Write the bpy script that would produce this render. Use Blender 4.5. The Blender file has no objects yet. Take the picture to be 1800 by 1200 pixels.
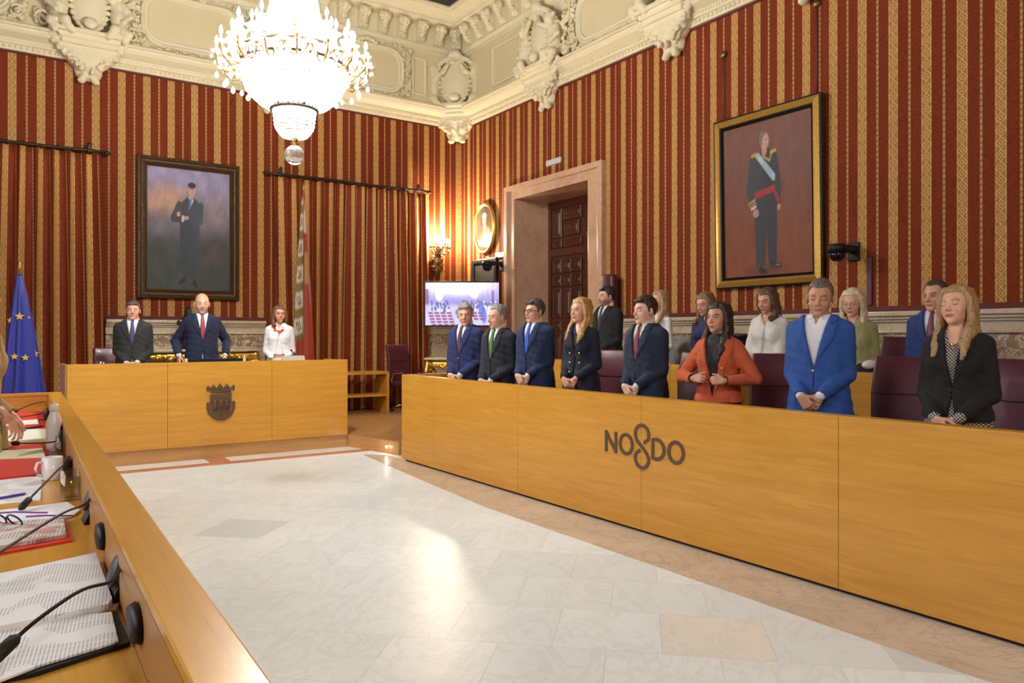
import bpy, bmesh, math, random
import numpy as np
from mathutils import Vector, Matrix
random.seed(7); np.random.seed(7)
S = bpy.context.scene; C = S.collection
R = math.radians; PI = math.pi
# ---------------------------------------------------------------- camera
FPX = 1330.0; EYE = 1.4; YAW = R(34.5); HOR = 590.0
sa, ca = math.sin(YAW), math.cos(YAW)
cam = bpy.data.cameras.new('camera'); co = bpy.data.objects.new('camera', cam); C.objects.link(co)
co.location = (0, 0, EYE); co.rotation_euler = (R(90), 0, -YAW)
cam.sensor_width = 36; cam.lens = FPX / 1800 * 36; cam.shift_y = -10 / 1800.0; cam.clip_start = .05
S.camera = co
def ray(px, py): return Vector((sa + (px-900)/FPX*ca, ca - (px-900)/FPX*sa, (HOR-py)/FPX))
def onX(px, py, x): r = ray(px, py); return Vector((0, 0, EYE)) + r*(x/r.x)
def onY(px, py, y): r = ray(px, py); return Vector((0, 0, EYE)) + r*(y/r.y)
def onZ(px, py, z): r = ray(px, py); return Vector((0, 0, EYE)) + r*((z-EYE)/r.z)
S.view_settings.view_transform = 'Standard'; S.view_settings.look = 'None'
S.view_settings.gamma = 1; S.view_settings.use_curve_mapping = False; S.view_settings.exposure = 1.12
# ---------------------------------------------------------------- linking
def tag(o, label, cat, group=None):
    o['label'] = label; o['category'] = cat
    if group: o['group'] = group
    return o
def obj(name, bm, m, parent=None, smooth=False, loc=None):
    me = bpy.data.meshes.new(name)
    if isinstance(bm, bmesh.types.BMesh):
        bm.normal_update(); bm.to_mesh(me); bm.free()
    else: me = bm
    if smooth: me.polygons.foreach_set('use_smooth', [True]*len(me.polygons))
    if m is not None:
        for q in (m if isinstance(m, (list, tuple)) else [m]): me.materials.append(q)
    o = bpy.data.objects.new(name, me); C.objects.link(o)
    if parent: o.parent = parent
    if loc is not None: o.location = loc
    return o
def empty(name, loc=(0, 0, 0), rz=0):
    o = bpy.data.objects.new(name, None); C.objects.link(o); o.empty_display_size = .1
    o.location = loc; o.rotation_euler = (0, 0, rz); return o
def struct(name, bm, m, parent=None, smooth=False):
    o = obj(name, bm, m, parent, smooth)
    if not parent: o['kind'] = 'structure'
    return o
def copy_tree(o, parent=None):
    c = o.copy(); C.objects.link(c)
    if parent: c.parent = parent
    for ch in list(o.children): copy_tree(ch, c)
    return c
# ---------------------------------------------------------------- bmesh shapes
def B(): return bmesh.new()
def box(bm, lo, hi, mi=0, bev=0, M=None):
    r = bmesh.ops.create_cube(bm, size=1); vs = r['verts']
    for v in vs:
        v.co = Vector([lo[i] + (v.co[i]+.5)*(hi[i]-lo[i]) for i in range(3)])
    fs = list({f for v in vs for f in v.link_faces})
    for f in fs: f.material_index = mi
    if bev:
        es = list({e for v in vs for e in v.link_edges})
        q = bmesh.ops.bevel(bm, geom=es, offset=bev, segments=2, affect='EDGES', profile=.6)
        vs = list({v for f in q['faces'] for v in f.verts} | {v for v in vs if v.is_valid})
    if M is not None: bmesh.ops.transform(bm, matrix=M, verts=[v for v in vs if v.is_valid])
    return bm
def poly(bm, pts, thick, mi=0):
    """prism: pts list of Vector (planar), thick Vector"""
    t = Vector(thick); a = [bm.verts.new(Vector(p)) for p in pts]; b = [bm.verts.new(Vector(p)+t) for p in pts]
    fs = [bm.faces.new(a[::-1]), bm.faces.new(b)]
    for i in range(len(a)):
        j = (i+1) % len(a); fs.append(bm.faces.new((a[i], a[j], b[j], b[i])))
    for f in fs: f.material_index = mi
    bmesh.ops.recalc_face_normals(bm, faces=fs)
    return bm
def lathe(bm, prof, c=(0, 0, 0), n=24, M=None, mi=0, close=True):
    rings = []
    for r_, z_ in prof:
        rings.append([bm.verts.new((c[0]+r_*math.cos(2*PI*i/n), c[1]+r_*math.sin(2*PI*i/n), c[2]+z_)) for i in range(n)])
    fs = []
    for a, b in zip(rings, rings[1:]):
        for i in range(n):
            j = (i+1) % n; fs.append(bm.faces.new((a[i], a[j], b[j], b[i])))
    if close:
        fs.append(bm.faces.new(rings[0][::-1])); fs.append(bm.faces.new(rings[-1]))
    for f in fs: f.material_index = mi; f.smooth = True
    vs = [v for q in rings for v in q]
    bmesh.ops.recalc_face_normals(bm, faces=fs)
    if M is not None: bmesh.ops.transform(bm, matrix=M, verts=vs)
    return bm
def tube(bm, pts, r, n=8, mi=0, r2=None):
    pts = [Vector(p) for p in pts]; rings = []
    up = Vector((0, 0, 1))
    for i, p in enumerate(pts):
        d = (pts[min(i+1, len(pts)-1)] - pts[max(i-1, 0)]).normalized()
        a = d.cross(up)
        if a.length < .05: a = d.cross(Vector((1, 0, 0)))
        a.normalize(); b = d.cross(a)
        rr = r if not isinstance(r, (list, tuple)) else r[i]
        if r2 is not None: rr = r + (r2-r)*i/(len(pts)-1)
        rings.append([bm.verts.new(p + a*rr*math.cos(2*PI*k/n) + b*rr*math.sin(2*PI*k/n)) for k in range(n)])
    fs = []
    for a, b in zip(rings, rings[1:]):
        for i in range(n):
            j = (i+1) % n; fs.append(bm.faces.new((a[i], a[j], b[j], b[i])))
    fs.append(bm.faces.new(rings[0])); fs.append(bm.faces.new(rings[-1][::-1]))
    for f in fs: f.material_index = mi; f.smooth = True
    bmesh.ops.recalc_face_normals(bm, faces=fs)
    return bm
def ball(bm, c, r, sub=2, s=(1, 1, 1), mi=0):
    M = Matrix.Translation(c) @ Matrix.Diagonal((r*s[0], r*s[1], r*s[2], 1))
    q = bmesh.ops.create_icosphere(bm, subdivisions=sub, radius=1, matrix=M)
    for f in {f for v in q['verts'] for f in v.link_faces}: f.smooth = True; f.material_index = mi
    return bm
def sweep(bm, prof, path, mi=0, closed=False, uvw=None):
    """prof: (off,z) pairs; path: list of (Vector xy, normal xy) ; offsets along normal"""
    rings = [[bm.verts.new((p[0]+nn[0]*o_, p[1]+nn[1]*o_, z_)) for o_, z_ in prof] for p, nn in path]
    fs = []
    k = len(rings)
    for i in range(k if closed else k-1):
        a, b = rings[i], rings[(i+1) % k]
        for j in range(len(prof)-1):
            fs.append(bm.faces.new((a[j], b[j], b[j+1], a[j+1])))
    for f in fs: f.material_index = mi
    return bm
def frame_bm(w, h, prof, bm=None):
    """picture frame in XZ plane centred at origin, prof = (inset from outer edge, depth towards -y)"""
    bm = bm or B(); rings = []
    for ins, dp in prof:
        x, z = w/2-ins, h/2-ins
        rings.append([bm.verts.new((sx*x, -dp, sz*z)) for sx, sz in ((-1, -1), (1, -1), (1, 1), (-1, 1))])
    for a, b in zip(rings, rings[1:]):
        for i in range(4):
            j = (i+1) % 4; bm.faces.new((a[i], a[j], b[j], b[i]))
    bmesh.ops.recalc_face_normals(bm, faces=bm.faces[:])
    return bm
# ---------------------------------------------------------------- materials
def newmat(name):
    m = bpy.data.materials.new(name); m.use_nodes = True; nt = m.node_tree
    return m, nt, nt.nodes['Principled BSDF']
class N:
    """tiny node builder"""
    def __init__(s, nt): s.nt = nt
    def n(s, t, **k):
        x = s.nt.nodes.new(t)
        for a, b in k.items(): setattr(x, a, b)
        return x
    def l(s, a, b): s.nt.links.new(a, b)
    def m(s, op, a, b=None, c=None):
        x = s.n('ShaderNodeMath', operation=op)
        for i, v in enumerate((a, b, c)):
            if v is None: continue
            if isinstance(v, (int, float)): x.inputs[i].default_value = v
            else: s.l(v, x.inputs[i])
        return x.outputs[0]
    def mix(s, f, a, b):
        x = s.n('ShaderNodeMix', data_type='RGBA')
        for sock, v in ((x.inputs[0], f), (x.inputs[6], a), (x.inputs[7], b)):
            if isinstance(v, (int, float)): sock.default_value = v
            elif isinstance(v, tuple): sock.default_value = (*v, 1) if len(v) == 3 else v
            else: s.l(v, sock)
        return x.outputs[2]
    def noise(s, vec, scale, det=3, rough=.5, dist=0):
        x = s.n('ShaderNodeTexNoise'); x.inputs['Scale'].default_value = scale; x.inputs['Detail'].default_value = det
        x.inputs['Roughness'].default_value = rough; x.inputs['Distortion'].default_value = dist
        if vec is not None: s.l(vec, x.inputs['Vector'])
        return x.outputs['Fac']
    def map(s, vec, sc=(1, 1, 1), rot=(0, 0, 0), loc=(0, 0, 0)):
        x = s.n('ShaderNodeMapping'); x.inputs['Scale'].default_value = sc; x.inputs['Rotation'].default_value = rot
        x.inputs['Location'].default_value = loc; s.l(vec, x.inputs['Vector']); return x.outputs[0]
    def step(s, v, lo, hi):
        x = s.n('ShaderNodeMapRange'); x.inputs[1].default_value = lo; x.inputs[2].default_value = hi; s.l(v, x.inputs[0]); return x.outputs[0]
    def bump(s, h, st, dist, bsdf):
        x = s.n('ShaderNodeBump'); x.inputs['Strength'].default_value = st; x.inputs['Distance'].default_value = dist
        s.l(h, x.inputs['Height']); s.l(x.outputs[0], bsdf.inputs['Normal'])
_mc = {}
def mat(name, col, rough=.5, metal=0, noise=0, nscale=30, bump=0, bdist=.003, coat=0, spec=None, trans=0, emit=None, es=0, sheen=0, stretch=(1, 1, 1)):
    if name in _mc: return _mc[name]
    m, nt, b = newmat(name); n = N(nt)
    b.inputs['Base Color'].default_value = (*col, 1); b.inputs['Roughness'].default_value = rough; b.inputs['Metallic'].default_value = metal
    if coat: b.inputs['Coat Weight'].default_value = coat; b.inputs['Coat Roughness'].default_value = .12
    if spec is not None: b.inputs['Specular IOR Level'].default_value = spec
    if trans: b.inputs['Transmission Weight'].default_value = trans
    if emit: b.inputs['Emission Color'].default_value = (*emit, 1); b.inputs['Emission Strength'].default_value = es
    if sheen: b.inputs['Sheen Weight'].default_value = sheen; b.inputs['Sheen Roughness'].default_value = .5
    tc = n.n('ShaderNodeTexCoord')
    v = n.map(tc.outputs['Object'], stretch)
    f = n.noise(v, nscale, 4)
    if noise:
        n.l(n.mix(f, tuple(c*(1-noise) for c in col), tuple(min(1, c*(1+noise)) for c in col)), b.inputs['Base Color'])
    if bump: n.bump(f, bump, bdist, b)
    _mc[name] = m; return m
def colattr(name, rough=.55, emit=0, attr='Col', bump=0, nscale=60, sss=0):
    if name in _mc: return _mc[name]
    m, nt, b = newmat(name); n = N(nt); a = n.n('ShaderNodeAttribute', attribute_name=attr)
    n.l(a.outputs['Color'], b.inputs['Base Color']); b.inputs['Roughness'].default_value = rough
    if emit:
        n.l(a.outputs['Color'], b.inputs['Emission Color']); b.inputs['Emission Strength'].default_value = emit
        b.inputs['Base Color'].default_value = (0, 0, 0, 1)
        nt.links.remove(b.inputs['Base Color'].links[0])
    if sss: b.inputs['Subsurface Weight'].default_value = sss; b.inputs['Subsurface Radius'].default_value = (.02, .008, .004); b.inputs['Subsurface Scale'].default_value = .5
    if bump:
        tc = n.n('ShaderNodeTexCoord'); n.bump(n.noise(tc.outputs['Object'], nscale, 4), bump, .002, b)
    _mc[name] = m; return m

def wallpaper(name, dark=1.0, rough=.75):
    m, nt, b = newmat(name); n = N(nt); uv = n.n('ShaderNodeUVMap', uv_map='UVMap')
    sx = n.n('ShaderNodeSeparateXYZ'); n.l(uv.outputs[0], sx.inputs[0]); s, z = sx.outputs[0], sx.outputs[1]
    t = n.m('FRACT', n.m('DIVIDE', s, .32))
    a = n.m('DIVIDE', n.m('SUBTRACT', t, .5), .148)             # -1..1 inside the wide stripe
    aa = n.m('ABSOLUTE', a)
    wide = n.m('LESS_THAN', aa, 1.0)
    t2 = n.m('ABSOLUTE', n.m('SUBTRACT', n.m('FRACT', n.m('ADD', t, .5)), .5))
    thin = n.m('LESS_THAN', t2, .034)
    bb = n.m('SUBTRACT', n.m('MULTIPLY', n.m('FRACT', n.m('DIVIDE', z, .107)), 2), 1)
    ab = n.m('ABSOLUTE', bb)
    rad = n.m('ADD', aa, ab)
    r1 = n.m('LESS_THAN', n.m('ABSOLUTE', n.m('SUBTRACT', rad, .95)), .11)
    r2 = n.m('LESS_THAN', n.m('ABSOLUTE', n.m('SUBTRACT', rad, .38)), .09)
    r3 = n.m('LESS_THAN', n.m('ABSOLUTE', n.m('SUBTRACT', aa, .86)), .10)
    nz = n.noise(n.map(uv.outputs[0], (1, 1, 1)), 95, 2)
    dots = n.m('GREATER_THAN', nz, .50)
    pat = n.m('MAXIMUM', n.m('MAXIMUM', r1, r2), n.m('MULTIPLY', r3, dots))
    pat = n.m('MULTIPLY', pat, n.m('GREATER_THAN', nz, .40))
    gold = n.mix(n.noise(uv.outputs[0], 60, 2), (.46*dark, .215*dark, .042*dark), (.58*dark, .285*dark, .062*dark))
    gold = n.mix(pat, gold, (.86*dark, .60*dark, .28*dark))
    # damask in the red ground
    w = n.n('ShaderNodeTexVoronoi', feature='F1'); w.inputs['Scale'].default_value = 18; n.l(n.map(uv.outputs[0], (1, .8, 1)), w.inputs['Vector'])
    dm = n.m('FRACT', n.m('MULTIPLY', w.outputs['Distance'], 3.2))
    dmk = n.m('MULTIPLY', n.m('LESS_THAN', n.m('ABSOLUTE', n.m('SUBTRACT', dm, .5)), .16), .55)
    red = n.mix(dmk, (.27*dark, .044*dark, .009*dark), (.135*dark, .020*dark, .006*dark))
    dash = n.m('GREATER_THAN', n.m('FRACT', n.m('DIVIDE', z, .053)), .35)
    thc = n.mix(dash, (.38*dark, .19*dark, .06*dark), (.60*dark, .36*dark, .15*dark))
    c = n.mix(wide, red, gold); c = n.mix(thin, c, thc)
    n.l(c, b.inputs['Base Color']); b.inputs['Roughness'].default_value = rough; b.inputs['Specular IOR Level'].default_value = .15
    n.bump(n.m('ADD', n.m('MULTIPLY', wide, pat), dmk), .25, .002, b)
    return m
def oak(name, c1=(.49, .225, .027), c2=(.68, .355, .052), axis=0, rough=.32, sc=1.0):
    m, nt, b = newmat(name); n = N(nt); tc = n.n('ShaderNodeTexCoord')
    st = [7*sc, 7*sc, 7*sc]; st[axis] = .6*sc
    v = n.map(tc.outputs['Object'], tuple(st))
    f = n.noise(v, 3.0, 6, .6, .8); g = n.noise(v, 16, 3, .6, .3)
    k = n.m('ADD', n.m('MULTIPLY', n.step(f, .3, .7), .65), n.m('MULTIPLY', g, .35))
    st2 = [95*sc, 95*sc, 95*sc]; st2[axis] = 2.2*sc
    h = n.noise(n.map(tc.outputs['Object'], tuple(st2)), 1, 3, .6, .5); cc = n.mix(k, c1, c2)
    cc = n.mix(n.m('MULTIPLY', n.step(h, .56, .70), .26), cc, tuple(q*.55 for q in c1))
    n.l(cc, b.inputs['Base Color']); b.inputs['Roughness'].default_value = rough
    n.bump(g, .06, .002, b); b.inputs['Coat Weight'].default_value = .15; b.inputs['Coat Roughness'].default_value = .15
    return m
def stone(name, c1, c2, vein, scale=2.5, vw=.05, rough=.25, amt=.8):
    m, nt, b = newmat(name); n = N(nt); tc = n.n('ShaderNodeTexCoord'); v = tc.outputs['Object']
    f = n.noise(v, scale, 6, .6, .6); g = n.noise(v, scale*1.7, 5, .65, 1.4)
    c = n.mix(n.step(f, .3, .7), c1, c2)
    ve = n.m('LESS_THAN', n.m('ABSOLUTE', n.m('SUBTRACT', g, .5)), vw*.25)
    c = n.mix(n.m('MULTIPLY', ve, amt), c, vein)
    n.l(c, b.inputs['Base Color']); b.inputs['Roughness'].default_value = rough
    return m
def floor_mat():
    m, nt, b = newmat('white marble floor'); n = N(nt); g = n.n('ShaderNodeNewGeometry')
    v = n.map(g.outputs['Position'], (2.04, 2.04, 1), (0, 0, R(44)), (.29, .08, 0))
    sx = n.n('ShaderNodeSeparateXYZ'); n.l(v, sx.inputs[0])
    row = n.m('FLOOR', sx.outputs[1]); odd = n.m('MULTIPLY', n.m('MODULO', row, 2), .5)
    xx = n.m('ADD', sx.outputs[0], odd)
    col = n.m('FLOOR', xx)
    cb = n.n('ShaderNodeCombineXYZ'); n.l(col, cb.inputs[0]); n.l(row, cb.inputs[1])
    wn = n.n('ShaderNodeTexWhiteNoise', noise_dimensions='3D'); n.l(cb.outputs[0], wn.inputs[0])
    r = n.n('ShaderNodeValToRGB'); e = r.color_ramp; e.interpolation = 'CONSTANT'
    e.elements[0].position = 0; e.elements[0].color = (.80, .88, .88, 1); e.elements[1].position = .22; e.elements[1].color = (.83, .90, .90, 1)
    for p, c in ((.45, (.78, .855, .86)), (.62, (.85, .92, .92)), (.80, (.68, .75, .76)), (.86, (.81, .88, .88)), (.96, (.84, .83, .77))):
        q = e.elements.new(p); q.color = (*c, 1)
    n.l(wn.outputs['Value'], r.inputs[0])
    # veins, shifted per tile
    vv = n.n('ShaderNodeVectorMath', operation='ADD'); n.l(v, vv.inputs[0]); n.l(wn.outputs['Color'], vv.inputs[1])
    vm = n.map(vv.outputs[0], (1, .55, 1))
    f = n.noise(vm, 1.6, 8, .65, 1.6); h = n.noise(vm, 5, 6, .6, .8)
    ve = n.m('SUBTRACT', 1, n.step(n.m('ABSOLUTE', n.m('SUBTRACT', f, .5)), 0, .045))
    c = n.mix(n.m('MULTIPLY', ve, .20), r.outputs[0], (.48, .52, .48))
    c = n.mix(n.m('MULTIPLY', n.step(h, .45, .75), .14), c, (.60, .64, .58))
    fx, fy = n.m('FRACT', xx), n.m('FRACT', sx.outputs[1])
    jx = n.m('LESS_THAN', n.m('ABSOLUTE', n.m('SUBTRACT', fx, .5)), .4975); jy = n.m('LESS_THAN', n.m('ABSOLUTE', n.m('SUBTRACT', fy, .5)), .4975)
    j = n.m('MULTIPLY', jx, jy)
    c = n.mix(j, (.56, .58, .53), c)
    n.l(c, b.inputs['Base Color']); b.inputs['Roughness'].default_value = .34
    b.inputs['Specular IOR Level'].default_value = .4
    return m
M = {}
M['paper'] = wallpaper('striped damask wall fabric', .69)
M['curtain'] = wallpaper('striped damask curtain fabric', .80, .6)
M['oakX'] = oak('oak panel grain along x', axis=0); M['oakY'] = oak('oak panel grain along y', axis=1)
M['oakF'] = oak('oak floor boards', (.34, .17, .055), (.56, .31, .12), 1, .3)
M['oakstep'] = oak('oak plinth', (.40, .20, .06), (.56, .31, .11), 0, .4)
M['oakstepY'] = oak('oak plinth along y', (.40, .20, .06), (.56, .31, .11), 1, .4)
M['oaktop'] = oak('oak desk top', (.54, .25, .022), (.68, .36, .042), 1, .28)
M['door'] = oak('dark carved walnut', (.05, .014, .006), (.13, .038, .014), 2, .35)
M['plaster'] = mat('cream painted plaster', (.72, .65, .44), .6, noise=.05, nscale=8, bump=.3, bdist=.004)
M['plasterflat'] = mat('pale cream plaster panel', (.68, .59, .36), .65, noise=.04, nscale=3)
M['pink'] = stone('rose marble', (.48, .29, .185), (.60, .40, .27), (.66, .47, .33), 3, .10, .3, .5)
M['cream'] = stone('cream marble', (.50, .41, .28), (.62, .53, .39), (.36, .25, .15), 2.2, .05, .25, .5)
M['brown'] = stone('brown veined marble', (.24, .16, .09), (.38, .28, .18), (.66, .58, .46), 3.2, .10, .25, .9)
M['floor'] = floor_mat()
M['border'] = stone('beige border marble', (.52, .44, .33), (.66, .58, .47), (.46, .36, .26), 1.7, .08, .18, .5)
M['redm'] = stone('red border marble', (.50, .19, .10), (.60, .26, .15), (.62, .33, .22), 5, .06, .2, .4)
M['whitem'] = stone('white border marble', (.86, .89, .86), (.90, .92, .90), (.6, .6, .56), 2, .04, .18, .4)
M['ceil'] = mat('dark coffered ceiling', (.02, .02, .028), .6, noise=.5, nscale=6)
M['black'] = mat('black plastic', (.009, .009, .010), .5, spec=.3)
M['blackm'] = mat('black matte', (.010, .010, .010), .6)
M['steel'] = mat('brushed steel', (.55, .55, .55), .3, 1, noise=.08, nscale=120, stretch=(1, .05, 1))
M['chrome'] = mat('chrome', (.8, .8, .82), .12, 1)
M['gold'] = mat('gilt carving', (.62, .38, .07), .32, .85, noise=.35, nscale=22, bump=.5, bdist=.006)
M['bronze'] = mat('old bronze', (.20, .12, .05), .4, .8, noise=.4, nscale=30, bump=.4, bdist=.003)
M['darkbronze'] = mat('dark bronze rod', (.05, .035, .02), .45, .6, noise=.4, nscale=40)
M['leather'] = mat('burgundy leather', (.085, .012, .024), .42, noise=.12, nscale=14, bump=.15, bdist=.002, coat=.1)
M['white'] = mat('white paper', (.80, .80, .79), .7, noise=.02, nscale=6)
M['bulb'] = mat('lit candle bulb', (1, .95, .85), .3, emit=(1, .90, .74), es=60)
# ================================================================ implicit surfaces (used for carving, people, cloth)
class SDF:
    def __init__(s, xs, ys, zs):
        s.x, s.y, s.z = [np.asarray(a, dtype=np.float32) for a in (xs, ys, zs)]
        s.f = np.full((len(s.x), len(s.y), len(s.z)), .5, np.float32)
    def sub(s, lo, hi):
        sl = []
        for a, l, h in zip((s.x, s.y, s.z), lo, hi):
            i, j = np.searchsorted(a, l), np.searchsorted(a, h)
            if j <= i: return None
            sl.append(slice(i, j))
        return tuple(sl)
    def op(s, lo, hi, fn, k=0, mode='u', T=None):
        sl = s.sub(lo, hi)
        if sl is None: return
        X, Y, Z = s.x[sl[0], None, None], s.y[None, sl[1], None], s.z[None, None, sl[2]]
        if T is not None:                      # T = (inverse rotation rows, pivot)
            Rm, p, po = T; a, b, c = X-po[0], Y-po[1], Z-po[2]
            X, Y, Z = [Rm[i][0]*a + Rm[i][1]*b + Rm[i][2]*c + p[i] for i in range(3)]
        d = np.broadcast_to(fn(X, Y, Z), s.f[sl].shape); o = s.f[sl]
        if mode == 'u': r = np.minimum(o, d); sg = -1
        else: d = -d; r = np.maximum(o, d); sg = 1
        if k > 0:
            h = np.maximum(k-np.abs(o-d), 0)/k; r = r + sg*h*h*k*.25
        s.f[sl] = r
    @staticmethod
    def capf(a, b, ra, rb):
        a, b = [float(q) for q in a], [float(q) for q in b]; v = [q-p for p, q in zip(a, b)]; L = max(sum(q*q for q in v), 1e-9)
        def fn(X, Y, Z):
            x, y, z = X-a[0], Y-a[1], Z-a[2]
            t = np.clip((x*v[0]+y*v[1]+z*v[2])/L, 0, 1)
            return np.sqrt((x-t*v[0])**2+(y-t*v[1])**2+(z-t*v[2])**2) - (ra+(rb-ra)*t)
        return fn
    @staticmethod
    def ellf(c, r, rx=0, ry=0, rz=0):
        from mathutils import Euler
        Rm = np.array(Euler((rx, ry, rz)).to_matrix().transposed()); m = min(r)
        def fn(X, Y, Z):
            a, b, q = X-c[0], Y-c[1], Z-c[2]
            if rx or ry or rz: a, b, q = [Rm[i, 0]*a+Rm[i, 1]*b+Rm[i, 2]*q for i in range(3)]
            k0 = np.sqrt((a/r[0])**2+(b/r[1])**2+(q/r[2])**2)
            k1 = np.sqrt((a/r[0]**2)**2+(b/r[1]**2)**2+(q/r[2]**2)**2)+1e-6
            return k0*(k0-1)/k1
        return fn
    def bb(s, pts, m, T):
        p = np.array(pts, dtype=float)
        if T is not None:
            Ri = np.linalg.inv(np.array(T[0])); p = (Ri @ (p-np.array(T[1])).T).T + np.array(T[2])
        return p.min(0)-m, p.max(0)+m
    def cap(s, a, b, ra, rb=None, k=0, mode='u', T=None):
        rb = ra if rb is None else rb
        lo, hi = s.bb([a, b], max(ra, rb)+max(k, .012)+.012, T); s.op(lo, hi, s.capf(a, b, ra, rb), k, mode, T)
    def ell(s, c, r, k=0, mode='u', rot=(0, 0, 0), T=None):
        lo, hi = s.bb([c], max(r)+max(k, .012)+.012, T); s.op(lo, hi, s.ellf(c, r, *rot), k, mode, T)
    def chain(s, pts, rs, k=0, T=None):
        for i in range(len(pts)-1): s.cap(pts[i], pts[i+1], rs[i], rs[i+1], k, 'u', T)
    def mesh(s, name, colfn=None):
        f = s.f; f = np.where(np.abs(f) < 1e-7, 1e-7, f)
        for ax in range(3):                                        # close at the border
            q = [slice(None)]*3
            for e in (0, -1): q[ax] = e; f[tuple(q)] = np.maximum(f[tuple(q)], .001)
        ins = f < 0
        cn = [ins[i:ins.shape[0]-1+i, j:ins.shape[1]-1+j, k:ins.shape[2]-1+k] for i in (0, 1) for j in (0, 1) for k in (0, 1)]
        al = cn[0].copy(); an = cn[0].copy()
        for c in cn[1:]: al &= c; an |= c
        act = an & ~al; ii, jj, kk = np.nonzero(act); n = len(ii)
        if n == 0: return bpy.data.meshes.new(name)
        vid = np.full(act.shape, -1, np.int32); vid[ii, jj, kk] = np.arange(n)
        cv = np.stack([f[ii+i, jj+j, kk+k] for i in (0, 1) for j in (0, 1) for k in (0, 1)], 1)
        pos = np.zeros((n, 3)); cnt = np.zeros(n)
        offs = [(i, j, k) for i in (0, 1) for j in (0, 1) for k in (0, 1)]
        for a in range(8):
            for ax in range(3):
                if offs[a][ax]: continue
                o2 = list(offs[a]); o2[ax] = 1; b_ = offs.index(tuple(o2))
                m_ = (cv[:, a] < 0) != (cv[:, b_] < 0)
                t = np.where(m_, cv[:, a]/(cv[:, a]-cv[:, b_]+1e-12), 0)
                p = np.tile(np.array(offs[a], float), (n, 1)); p[:, ax] = t
                pos[m_] += p[m_]; cnt += m_
        pos /= cnt[:, None]
        P = np.empty((n, 3), np.float64)
        for ax, (g, q) in enumerate(((s.x, ii), (s.y, jj), (s.z, kk))): P[:, ax] = g[q] + pos[:, ax]*(g[q+1]-g[q])
        quads = []
        for ax in range(3):
            sl0, sl1 = [slice(None)]*3, [slice(None)]*3
            sl0[ax] = slice(0, -1); sl1[ax] = slice(1, None)
            A, Bc = ins[tuple(sl0)], ins[tuple(sl1)]
            cr = np.nonzero(A != Bc); o = [a for a in range(3) if a != ax]
            ok = np.ones(len(cr[0]), bool)
            for a in o: ok &= (cr[a] > 0) & (cr[a] < f.shape[a]-1)
            I = [c[ok] for c in cr]; fl = A[tuple(I)]
            def g(d0, d1):
                J = list(I); J[o[0]] = I[o[0]]-d0; J[o[1]] = I[o[1]]-d1; return vid[J[0], J[1], J[2]]
            q = np.stack([g(1, 1), g(0, 1), g(0, 0), g(1, 0)], 1)
            if ax == 1: fl = ~fl
            q[~fl] = q[~fl][:, ::-1]; quads.append(q)
        Q = np.concatenate(quads)
        me = bpy.data.meshes.new(name); me.vertices.add(n); me.vertices.foreach_set('co', P.ravel())
        me.loops.add(len(Q)*4); me.loops.foreach_set('vertex_index', Q.ravel().astype(np.int32))
        me.polygons.add(len(Q)); me.polygons.foreach_set('loop_start', np.arange(len(Q), dtype=np.int32)*4)
        me.polygons.foreach_set('use_smooth', np.ones(len(Q), bool))
        me.update(calc_edges=True)
        if colfn is not None:
            c = np.ones((n, 4), np.float32); c[:, :3] = colfn(P)
            at = me.color_attributes.new('Col', 'FLOAT_COLOR', 'POINT'); at.data.foreach_set('color', c.ravel())
        return me
def ar(a, b, d): return np.arange(a, b+d, d)
# ================================================================ the room
XW, YW, XL, YR = 7.1, 12.0, -3.0, -5.0; ZC = 5.17
def uvquads(name, quads, m, parent=None, kind=True):
    """quads: list of (4 points, 4 uvs)"""
    bm = B(); ul = bm.loops.layers.uv.new('UVMap')
    for ps, us in quads:
        f = bm.faces.new([bm.verts.new(p) for p in ps])
        for lp, u in zip(f.loops, us): lp[ul].uv = u
    me = bpy.data.meshes.new(name); bm.to_mesh(me); bm.free()
    o = obj(name, me, m, parent)
    if kind and not parent: o['kind'] = 'structure'
    return o
sX = lambda x: (x-.22)/.325*.32+.16
sY = lambda y: (y-4.21)/.3125*.32+.16
def qb(x0, x1, z0, z1): return ([(x0, YW, z0), (x1, YW, z0), (x1, YW, z1), (x0, YW, z1)], [(sX(x0), z0), (sX(x1), z0), (sX(x1), z1), (sX(x0), z1)])
def qr(y0, y1, z0, z1): return ([(XW, y1, z0), (XW, y0, z0), (XW, y0, z1), (XW, y1, z1)], [(sY(y1), z0), (sY(y0), z0), (sY(y0), z1), (sY(y1), z1)])
DY0, DY1, DZ = 8.34, 10.2, 3.635                       # doorway clear opening
uvquads('wall_back', [qb(XL, XW, 0, 7.3)], M['paper'])
uvquads('wall_right', [qr(YR, DY0, 0, 7.3), qr(DY1, YW, 0, 7.3), qr(DY0, DY1, DZ, 7.3)], M['paper'])
uvquads('wall_left', [([(XL, YR, 0), (XL, YW, 0), (XL, YW, 7.3), (XL, YR, 7.3)], [(0, 0), (17, 0), (17, 7.3), (0, 7.3)])], M['paper'])
uvquads('wall_rear', [([(XW, YR, 0), (XL, YR, 0), (XL, YR, 7.3), (XW, YR, 7.3)], [(0, 0), (10, 0), (10, 7.3), (0, 7.3)])], M['paper'])
struct('floor', box(B(), (XL, YR, -.1), (XW+1.2, YW+.3, 0)), M['floor'])
struct('ceiling', box(B(), (XL, YR, 7.12), (XW, YW, 7.25)), M['ceil'])
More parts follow.
